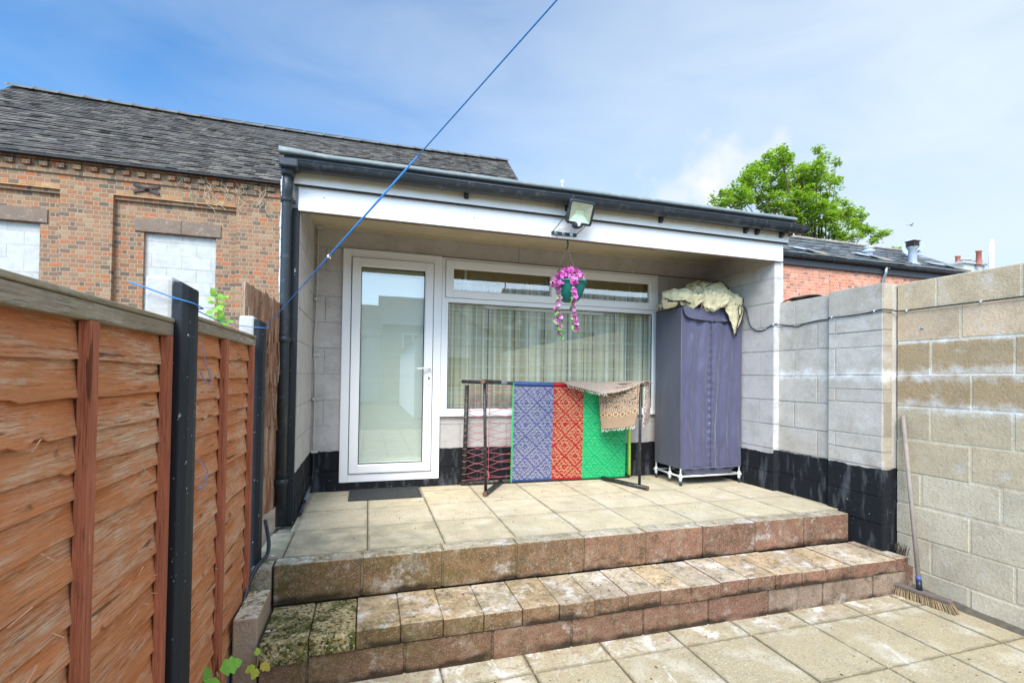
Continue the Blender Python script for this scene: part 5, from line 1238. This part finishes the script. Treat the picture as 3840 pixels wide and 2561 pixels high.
    # pointed tail hanging down the front
    sh('fold', [[(3.89, -.60, 1.765), (3.98, -.615, 1.765), (4.06, -.615, 1.755), (4.13, -.60, 1.745)], [(3.93, -.595, 1.68), (3.99, -.605, 1.69), (4.06, -.61, 1.69), (4.14, -.60, 1.69)], [(3.98, -.588, 1.60), (4.02, -.60, 1.60), (4.07, -.605, 1.60), (4.12, -.595, 1.60)], [(4.045, -.585, 1.475), (4.052, -.588, 1.475), (4.058, -.588, 1.475), (4.066, -.585, 1.475)]], 20, 26, .006, ('l', 'r'), .008)
    mb = MB(); mb.tube(curve([(4.052, -.606, 1.475), (4.058, -.615, 1.56), (4.07, -.625, 1.62), (4.052, -.632, 1.68), (4.055, -.635, 1.74)], 6), .0045, 6); mb.tube(curve([(4.07, -.625, 1.62), (4.10, -.625, 1.68), (4.09, -.63, 1.735), (4.055, -.635, 1.745)], 6), .0045, 6); mb.tube([(4.052, -.60, 1.475), (4.060, -.598, 1.445)], .005, 5)
    mb.tube(curve([(3.74, -.545, 1.92), (3.80, -.52, 1.945), (3.86, -.50, 1.97), (3.93, -.49, 1.99)], 6), .005, 6)
    mb.build('binding', 'black_trim', r)
tarp()

# ================================================================ HANGING BASKET, FLOODLIGHT
def basket():
    c = Vector((2.152, -.90, 1.62)); r = thing('hanging_basket', 'green hanging pot of pink artificial flowers with trailing strands', 'hanging basket', c)
    mb = MB(); mb.lathe([(.0, .0), (.055, .003), (.082, .025), (.106, .07), (.122, .12), (.128, .15), (.138, .152), (.138, .166), (.129, .168), (.122, .15), (0, .14)], c, 36); mb.build('pot', 'pot', r)
    mb = MB(); H = Vector((2.118, -.915, 2.112))
    for a in (0.6, 2.7, 4.8): mb.tube([H-Vector((0, 0, .06)), c+Vector((.130*math.cos(a), .130*math.sin(a), .165))], .0028, 5, (.09, .07, .05))
    mb.tube(curve([H+Vector((0, .0, .02)), H+Vector((.006, 0, -.03)), H+Vector((-.002, 0, -.07))], 4), .007, 6, (.02, .02, .02)); mb.build('hanger', 'cord', r)
    cols = [(.62, .12, .42), (.50, .07, .32), (.72, .25, .55), (.42, .05, .26), (.75, .38, .62), (.56, .10, .40)]; rnd = random.Random(6)
    def flower(mb, p, s_, cs=cols):
        n = Vector((rnd.gauss(0, 1), rnd.gauss(-.6, .8), rnd.gauss(.3, .8))).normalized(); u = n.orthogonal().normalized(); v = n.cross(u); a0 = rnd.uniform(0, 6); cc = rnd.choice(cs)
        for k in range(5):
            a = a0+k*1.257; d = u*math.cos(a)+v*math.sin(a); e = u*math.cos(a+1.57)+v*math.sin(a+1.57); t = jit(cc, .18); k_ = n*rnd.uniform(.2, .6)*s_
            mb.poly([p, p+d*s_*.6-e*s_*.42+k_*.5, p+d*s_+k_, p+d*s_*.6+e*s_*.42+k_*.5], t)
    mb = MB()
    for k in range(260):
        a = rnd.uniform(0, 6.28); q = rnd.uniform(0, 1)**.5; p = c+Vector((q*.112*math.cos(a)-.005, q*.112*math.sin(a), .178+.095*math.sqrt(max(0, 1-q*q))*rnd.uniform(.6, 1)+rnd.uniform(-.01, .01))); flower(mb, p, rnd.uniform(.015, .023))
    for k in range(14): flower(mb, c+Vector((-.02+rnd.uniform(-.02, .02), -.135, .155+rnd.uniform(-.025, .02))), .022)
    for k in range(20): a = rnd.uniform(2.7, 3.9); flower(mb, c+Vector((.14*math.cos(a), .14*math.sin(a), .155+rnd.uniform(-.03, .03))), .02)
    mb.build('flowers', 'petal', r)
    gl = [(.10, .24, .05), (.16, .34, .08), (.30, .42, .16)]
    for (x, y, z0, z1, wv) in ((-.150, -.060, .15, -.285, .016), (-.030, -.135, .09, -.245, .009)):
        mb = MB(); n = 60
        for k in range(n):
            t = k/n; p = c+Vector((x+.012*math.sin(t*9)+rnd.uniform(-wv, wv)+(.035*min(1, t*3) if x < -.1 else .02*t), y+rnd.uniform(-wv, wv), lerp(z0, z1, t)))
            if rnd.random() < .72: flower(mb, p, rnd.uniform(.016, .024))
            else:
                u = Vector((rnd.uniform(-1, 1), rnd.uniform(-.5, .5), rnd.uniform(-1, .3))).normalized()*.035; v = Vector((rnd.uniform(-1, 1), -1, rnd.uniform(-1, 1))).normalized()*.014; mb.poly([p-u*.3, p+v, p+u, p-v], jit(rnd.choice(gl), .2))
            if k % 2: p2 = p+Vector((rnd.uniform(-.02, .02), .01, 0)); mb.poly([p2, p2+Vector((.014, -.004, -.012)), p2+Vector((.004, 0, -.034)), p2+Vector((-.010, 0, -.014))], jit(rnd.choice(gl), .2))
        mb.tube([c+Vector((x, y, z0)), c+Vector((x+.03, y, z1))], .002, 4, (.1, .2, .05)); mb.build('trailing_strand', 'petal', r)
basket()
def floodlight():
    r = thing('floodlight', 'black framed floodlight with motion sensor on the white fascia', 'floodlight', (2.12, -.95, 2.2))
    R_ = Matrix.Translation(Vector((2.150, -1.085, 2.285))) @ Matrix.Rotation(math.radians(-6), 4, 'Z') @ Matrix.Rotation(math.radians(22), 4, 'X') @ Matrix.Rotation(math.radians(4.5), 4, 'Y')
    def rr(w, h, rad, y, n=6):
        P = []
        for cx, cz, a0 in ((w-rad, h-rad, 0), (-w+rad, h-rad, 90), (-w+rad, -h+rad, 180), (w-rad, -h+rad, 270)):
            for k in range(n+1): a = math.radians(a0+90*k/n); P.append(R_ @ Vector((cx+rad*math.cos(a), y, cz+rad*math.sin(a))))
        return P
    mb = MB(); L = [rr(.102, .088, .020, .022), rr(.104, .090, .022, .0), rr(.104, .090, .022, -.018), rr(.098, .084, .018, -.024), rr(.085, .071, .006, -.022)]; m = len(L[0]); n0 = 0
    for q in L: mb.v += [tuple(p) for p in q]
    for k in range(len(L)-1):
        for i in range(m): j = (i+1) % m; mb.face((k*m+i, k*m+j, (k+1)*m+j, (k+1)*m+i), (1, 1, 1), True)
    mb.face([i for i in range(m)][::-1]); mb.build('housing', 'black_plastic', r)
    mb = MB(); mb.poly([R_ @ Vector(p) for p in ((-.085, -.019, -.071), (.085, -.019, -.071), (.085, -.019, .071), (-.085, -.019, .071))]); mb.build('glass', 'glass', r)
    mb = MB(); o = [(-.085, -.018, -.071), (.085, -.018, -.071), (.085, -.018, .071), (-.085, -.018, .071)]; i_ = [(-.032, .016, -.014), (.032, .016, -.014), (.032, .016, .018), (-.032, .016, .018)]; O = [R_ @ Vector(p) for p in o]; I = [R_ @ Vector(p) for p in i_]
    for k, t in ((0, (1.25, 1.35, 1.3)), (1, (.95, .9, .82)), (2, (.9, .88, .8)), (3, (1.0, .95, .85))): j = (k+1) % 4; mb.poly([O[k], O[j], I[j], I[k]], t)
    mb.build('reflector', 'lens', r)
    mb = MB(); mb.poly(I, (1.3, 1.5, 1.1)); mb.build('lamp_chip', 'lens', r)
    s_ = R_ @ Vector((-.005, -.012, -.098)); mb = MB(); mb.lathe([(0, -.020), (.030, -.016), (.046, .0), (.040, .012), (0, .014)], s_, 20); mb.tube([s_, R_ @ Vector((-.005, 0, -.085))], .02, 10)
    sn = mb.build('sensor', 'black_post', r); mb = MB(); mb.lathe([(0, .02), (.012, .016), (.018, .0), (.012, -.016), (0, -.02)], s_+Vector((-.003, -.030, .004)), 14, (1.1, 1.1, 1.1)); mb.build('sensor_lens', 'upvc', sn)
    mb = MB(); a = R_ @ Vector((-.107, 0, -.035)); b = R_ @ Vector((.107, 0, -.035)); A = Vector((1.972, -.955, 2.152)); B = Vector((2.172, -.955, 2.147))
    for p, q in ((a, A), (b, B)): mb.fbox(p-Vector((.003, .008, 0)), Vector((.006, 0, 0)), Vector((0, .016, 0)), q-p)
    mb.box(1.966, 2.178, -.962, -.950, 2.136, 2.160); br = mb.build('bracket', 'black_plastic', r)
    for x, t in ((2.0, (.25, .3, .35)), (2.065, (.25, .3, .35)), (2.132, (.9, .9, .9))):
        mb = MB(); mb.lathe([(.004, .005), (.013, .004), (.014, 0), (0, 0)], (x, -.963, 2.148), 16, t, Matrix.Rotation(math.pi/2, 4, 'X')); mb.build('screw_washer', 'upvc', br)
    mb = MB(); mb.tube(curve([(2.10, -.955, 2.20), (2.02, -.952, 2.17), (2.01, -.950, 2.13), (2.06, -.950, 2.085)], 5), .0015, 5); mb.build('lead_wire', 'grey_tape', r)
floodlight()

# ================================================================ SMALL THINGS
def doormat():
    mb = MB(); x0, x1, y0, y1 = .475, 1.062, -.400, -.030; mb.box(x0, x1, y0, y1, .001, .008)
    n = 34
    for k in range(n): x = lerp(x0+.02, x1-.02, k/n); mb.box(x, x+.009, y0+.02, y1-.02, .0081, .0125, (1.3, 1.3, 1.3))
    for k in range(9): y = lerp(y0+.02, y1-.02, k/9); mb.box(x0+.02, x1-.02, y, y+.006, .0081, .0118, (1.2, 1.2, 1.2))
    for a in ((x0, x1, y0, y0+.016), (x0, x1, y1-.016, y1), (x0, x0+.016, y0+.016, y1-.016), (x1-.016, x1, y0+.016, y1-.016)): mb.box(*a, .0081, .013)
    tag(mb.build('doormat', 'mat', None, bevel=.0015, loc=(.77, -.215, 0)), 'black ribbed rubber doormat in front of the door', 'doormat')
doormat()
def broom():
    r = thing('yard_broom', 'stiff straw broom leaning head-down in the corner of the block wall', 'broom', (4.22, -2.1, -.464))
    a, b = Vector((4.168, -1.965, 0)), Vector((4.235, -2.30, 0)); d = (b-a).normalized(); s_ = Vector((d.y, -d.x, 0)); L = (b-a).length
    mb = MB(); mb.fbox(a+s_*-.022+Vector((0, 0, -.405)), d*L, s_*.044, Vector((0, 0, .024)), (.55, .52, .5)); mb.build('head', 'broom_wood', r, bevel=.006)
    rnd = random.Random(8); mb = MB()
    for k in range(34):
        for q in (-.014, 0, .014):
            p = a+d*(L*(k+.5)/34)+s_*q+Vector((0, 0, -.405)); e = p+d*(rnd.uniform(-.006, .006)+(.045*(k/34-.35)))+s_*(q*.9+rnd.uniform(-.004, .004)-.01); e.z = -.461
            mb.tube([p, p.lerp(e, .5)+d*rnd.uniform(-.002, .002), e], lambda t: .0042+.002*t, 5, jit((1, 1, 1), .35), cap=False)
    mb.build('bristles', 'bristle', r)
    m_ = a.lerp(b, .50)+Vector((0, 0, -.383)); T = Vector((4.352, -1.925, .775)); f = m_.lerp(T, .055)
    mb = MB(); mb.tube([m_, f], .017, 10, (.6, .6, .8)); mb.tube([f, m_.lerp(T, .075)], .0165, 10, (4, 4, 9)); mb.build('socket', 'black_plastic', r)
    mb = MB(); mb.tube([m_.lerp(T, .07), T], .0135, 12); mb.build('handle', 'broom_wood', r)
broom()
def cables():
    r = thing('wall_cable', 'black cable clipped along the block wall and into the porch', 'cable', (4.3, -1.5, 1.53))
    P = [(4.192, -.50, 1.752), (4.190, -.545, 1.748), (4.188, -.585, 1.715), (4.190, -.605, 1.64), (4.190, -.635, 1.555), (4.191, -.70, 1.500), (4.192, -.785, 1.490), (4.190, -.86, 1.515), (4.188, -.918, 1.535), (4.235, -.932, 1.535), (4.255, -1.02, 1.517), (4.255, -1.11, 1.500), (4.252, -1.20, 1.517), (4.252, -1.32, 1.530), (4.250, -1.425, 1.530),
         (4.218, -1.45, 1.536), (4.217, -1.60, 1.532), (4.216, -1.74, 1.536), (4.217, -1.85, 1.548), (4.225, -1.885, 1.549), (4.30, -1.888, 1.546), (4.355, -1.90, 1.541), (4.356, -2.05, 1.540), (4.356, -2.25, 1.541), (4.356, -2.45, 1.540), (4.356, -2.65, 1.541), (4.356, -3.4, 1.539), (4.356, -6.5, 1.54)]
    mb = MB(); mb.tube(curve(P, 6), .0048, 8); mb.build('cable', 'black_plastic', r)
    for p in [(4.195, -.83, 1.503), (4.188, -.918, 1.535), (4.217, -1.475, 1.536), (4.217, -1.815, 1.545), (4.357, -1.945, 1.541), (4.357, -2.385, 1.541), (4.357, -2.9, 1.54)]:
        mb = MB(); mb.box(p[0]-.008, p[0]+.008, p[1]-.004, p[1]+.004, p[2]-.008, p[2]+.008, (3, 3, 3)); mb.build('clip', 'grey_tape', r, bevel=.002)
    r = thing('ground_cable', 'thick black cable snaking down beside the fence and the steps', 'cable', (.02, -1.8, -.2))
    P = [(.055, -1.36, .16), (.075, -1.42, .125), (.098, -1.49, .07), (.103, -1.56, .03), (.085, -1.63, .018), (.055, -1.69, -.03), (.035, -1.74, -.12), (.028, -1.80, -.20), (.020, -1.87, -.28), (.015, -1.95, -.36), (.012, -2.03, -.455)]
    mb = MB(); mb.tube(curve(P, 8), .0105, 10); mb.build('cable', 'black_plastic', r)
    mb = MB(); mb.tube([(.020, -1.885, -.30), (.017, -1.96, -.38), (.014, -2.06, -.50)], .0165, 12, (2.2, 2.0, 2.0)); mb.build('sleeve', 'black_plastic', r)
    mb = MB(); mb.tube([(.020+.019*math.cos(a), -1.90+.010*math.sin(a), -.315+.016*math.sin(a)) for a in [k*math.pi/6 for k in range(13)]], .0018, 5); mb.build('cable_tie', 'upvc', r)
cables()
def lines():
    r = thing('washing_line', 'taut blue washing line rising across the sky from the fence', 'washing line', (.07, -1.6, 1.27)); bl = (.05, .24, .62)
    A = Vector((.074, -1.60, 1.255)); B = Vector((.98, -3.5, 1.818)); d = B-A
    mb = MB(); mb.tube([A, A+d*2.6], .0019, 8, bl); 
    mb.build('line', 'cord', r)
    def onl(x): return A+d*((x-A.x)/d.x)
    K = Vector((.494, -2.0, 1.732)); mb = MB()
    mb2 = MB(); mb.tube([A+d*.28, A+d*.55, A+d*.735], lambda t: .0028+.0010*math.sin(math.pi*t), 8, (.05, .28, .75)); mb.build('doubled_cord', 'cord', r)
    k = A+d*.415; mb = MB(); mb.lathe([(0, -.008), (.007, -.004), (.007, .004), (0, .008)], k, 8, (.8, .65, .6)); mb.tube([k, k+Vector((.008, -.004, -.010))], .002, 5, (.8, .7, .7)); mb.build('knot', 'cord', r)
    r = thing('blue_cord', 'thin blue cord tied round both fence posts with loose loops', 'cord', (.05, -2.2, 1.25))
    mb = MB(); P = [(-.06, -2.79, 1.275), (-.02, -2.778, 1.262), (.045, -2.775, 1.238), (.070, -2.765, 1.232), (.094, -2.755, 1.226), (.094, -2.665, 1.222), (.05, -2.60, 1.225), (.0, -2.2, 1.235), (-.06, -1.72, 1.262), (-.04, -1.64, 1.262), (.03, -1.628, 1.258), (.076, -1.615, 1.256), (.080, -1.53, 1.258), (.03, -1.50, 1.26)]
    mb.tube([Vector(p) for p in P], .0022, 6, bl)
    mb.tube(curve([(.095, -2.665, 1.10), (.098, -2.655, 1.06), (.10, -2.61, 1.01), (.10, -2.585, .985), (.10, -2.60, .975), (.095, -2.64, .99), (.09, -2.67, 1.02)], 6), .0014, 5, (.12, .22, .55))
    mb.tube(curve([(.09, -2.67, .735), (.10, -2.62, .70), (.10, -2.605, .675), (.10, -2.64, .645), (.09, -2.67, .64)], 6), .0014, 5, (.12, .22, .55)); mb.build('cord', 'cord', r)
lines()
def plants():
    rnd = random.Random(12)
    def leaf(mb, p, d, s_, col, up=Vector((0, 0, 1)), lob=True):
        d = Vector(d).normalized(); w = d.cross(up).normalized(); nrm = w.cross(d); p = Vector(p); C_ = lambda a, b, c=0: p+d*a*s_+w*b*s_+nrm*c*s_
        out = [(0, 0), (.12, .22), (.30, .42), (.42, .36), (.58, .44), (.72, .26), (.84, .22), (1, 0)]; L = [(a, b*(1 if not (lob and i % 2) else .86)) for i, (a, b) in enumerate(out)]
        for sg in (1, -1):
            for i in range(len(L)-1):
                (a, b), (a2, b2) = L[i], L[i+1]; q = [C_(a, 0, -.10*a*a), C_(a2, 0, -.10*a2*a2), C_(a2, b2*sg, .10*b2-.1*a2*a2), C_(a, b*sg, .10*b-.1*a*a)]; mb.poly(q if sg > 0 else q[::-1], jit(col, .12), sm=False)
    r = thing('climbing_plant', 'fresh green leaves poking over the fence next to the slim black post', 'plant', (-.06, -1.85, 1.2)); mb = MB()
    g = [(.20, .42, .05), (.28, .52, .08), (.42, .60, .14)]
    for k in range(70):
        z = rnd.uniform(1.18, 1.385); p = (-.085+rnd.gauss(0, .018)+(1.42-z)*.12, -1.86+rnd.gauss(0, .03), z); leaf(mb, p, (rnd.uniform(-1, 1), rnd.uniform(-1, .4), rnd.uniform(-.6, .8)), rnd.uniform(.018, .036), rnd.choice(g), up=Vector((rnd.uniform(-.3, .6), -.7, .6)))
    mb.build('leaves', 'leaf', r); mb = MB(); mb.tube(curve([(-.06, -1.85, 1.0), (-.07, -1.86, 1.2), (-.09, -1.86, 1.42)], 5), .003, 5, (.2, .25, .08)); mb.build('stem', 'cord', r)
    r = thing('bramble_shoot', 'bright green bramble leaves at the foot of the fence', 'plant', (.05, -2.3, -.46)); mb = MB()
    c = Vector((.060, -2.285, -.172)); up = Vector((.45, -.65, .62))
    leaf(mb, c+Vector((-.012, -.01, .015)), (-.95, -.35, .05), .075, (.16, .38, .035), up); leaf(mb, c+Vector((.01, .0, .012)), (.95, .25, .20), .080, (.22, .50, .05), up); leaf(mb, c+Vector((.0, -.012, -.004)), (-.10, -.85, -.40), .085, (.20, .46, .05), up)
    mb.build('leaves', 'leaf', r); mb = MB(); mb.tube(curve([(.05, -2.22, -.47), (.062, -2.25, -.32), c, c+Vector((.01, -.02, .0))], 5), .0028, 5, (.30, .22, .14)); mb.build('stem', 'cord', r)
    r = thing('bramble_seedling', 'small yellowing bramble leaves in front of the lower step', 'plant', (.2, -2.1, -.46)); mb = MB(); c = Vector((.172, -2.120, -.250))
    leaf(mb, c+Vector((-.005, -.005, .0)), (-.8, -.4, -.25), .042, (.42, .46, .04), up); leaf(mb, c+Vector((.004, -.01, -.008)), (-.25, -.6, -.55), .044, (.40, .44, .04), up); leaf(mb, c+Vector((.014, 0, .004)), (.8, -.35, -.45), .050, (.50, .38, .05), up); leaf(mb, c+Vector((-.002, .02, .028)), (-.1, .3, .9), .034, (.34, .50, .06), up)
    mb.build('leaves', 'leaf', r); mb = MB(); mb.tube(curve([(.11, -2.18, -.463), (.13, -2.15, -.38), (.160, -2.125, -.29), c, c+Vector((0, .02, .03))], 5), .0022, 5, (.36, .20, .12)); mb.build('stem', 'cord', r)
    # roots of dry weed in the corner by the broom
    r = MB()
    for k in range(26):
        p = Vector((4.33+rnd.uniform(-.02, .02), -1.93+rnd.uniform(-.03, .03), -.225)); q = p+Vector((rnd.uniform(-.03, .02), rnd.uniform(-.03, .02), rnd.uniform(.02, .08))); r.tube([p, p.lerp(q, .5)+Vector((rnd.uniform(-.01, .01), 0, 0)), q], .002, 4, jit((.12, .09, .06), .3), cap=False)
    tag(r.build('dead_weed', 'cord', None, loc=(4.33, -1.93, -.23)), 'dry dead weed in the crack behind the broom handle', 'plant')
plants()
def litter():
    rnd = random.Random(31); mb = MB()
    spots = [(rnd.uniform(.5, 4.1), rnd.uniform(-1.45, -.2), .0015) for _ in range(46)]+[(rnd.uniform(.8, 4.2), rnd.uniform(-3.1, -2.05), -.461) for _ in range(46)]+[(rnd.uniform(.2, 4.1), rnd.uniform(-1.98, -1.68), -.213) for _ in range(40)]
    for x, y, z in spots:
        s_ = rnd.uniform(.003, .008); a = rnd.uniform(0, 3.1); t = jit(rnd.choice([(.08, .05, .03), (.16, .11, .06), (.10, .05, .04), (.6, .58, .5)]), .3); u = Vector((math.cos(a), math.sin(a), 0))*s_*1.6; v = Vector((-math.sin(a), math.cos(a), 0))*s_*.7; p = Vector((x, y, z))
        mb.fbox(p-u*.5-v*.5, u, v, Vector((0, 0, .0025)), t)
    for k in range(60): mb.fbox((rnd.gauss(2.28, .13), -.125+rnd.uniform(-.02, .015), .001), (rnd.uniform(.003, .012), 0, 0), (0, .004, 0), (0, 0, .002), (.75, .75, .72))
    struct(mb.build('litter', 'cord'), 'crumbs of leaf and grit scattered over the slabs', kind='stuff')
    for (x, y, z, label) in ((.115, -1.50, .001, 'bird dropping splash on the terrace corner slab by the fence'), (.19, -1.93, -.205, 'white speck of dropping on the mossy step')):
        mb = MB()
        for k in range(9): mb.lathe([(0, .003), (rnd.uniform(.004, .010), .002), (0, 0)], (x+rnd.uniform(-.018, .018), y+rnd.uniform(-.008, .008), z), 8, (.85, .85, .86))
        tag(mb.build('dropping', 'upvc', None, loc=(x, y, z)), label, 'stain')
litter()
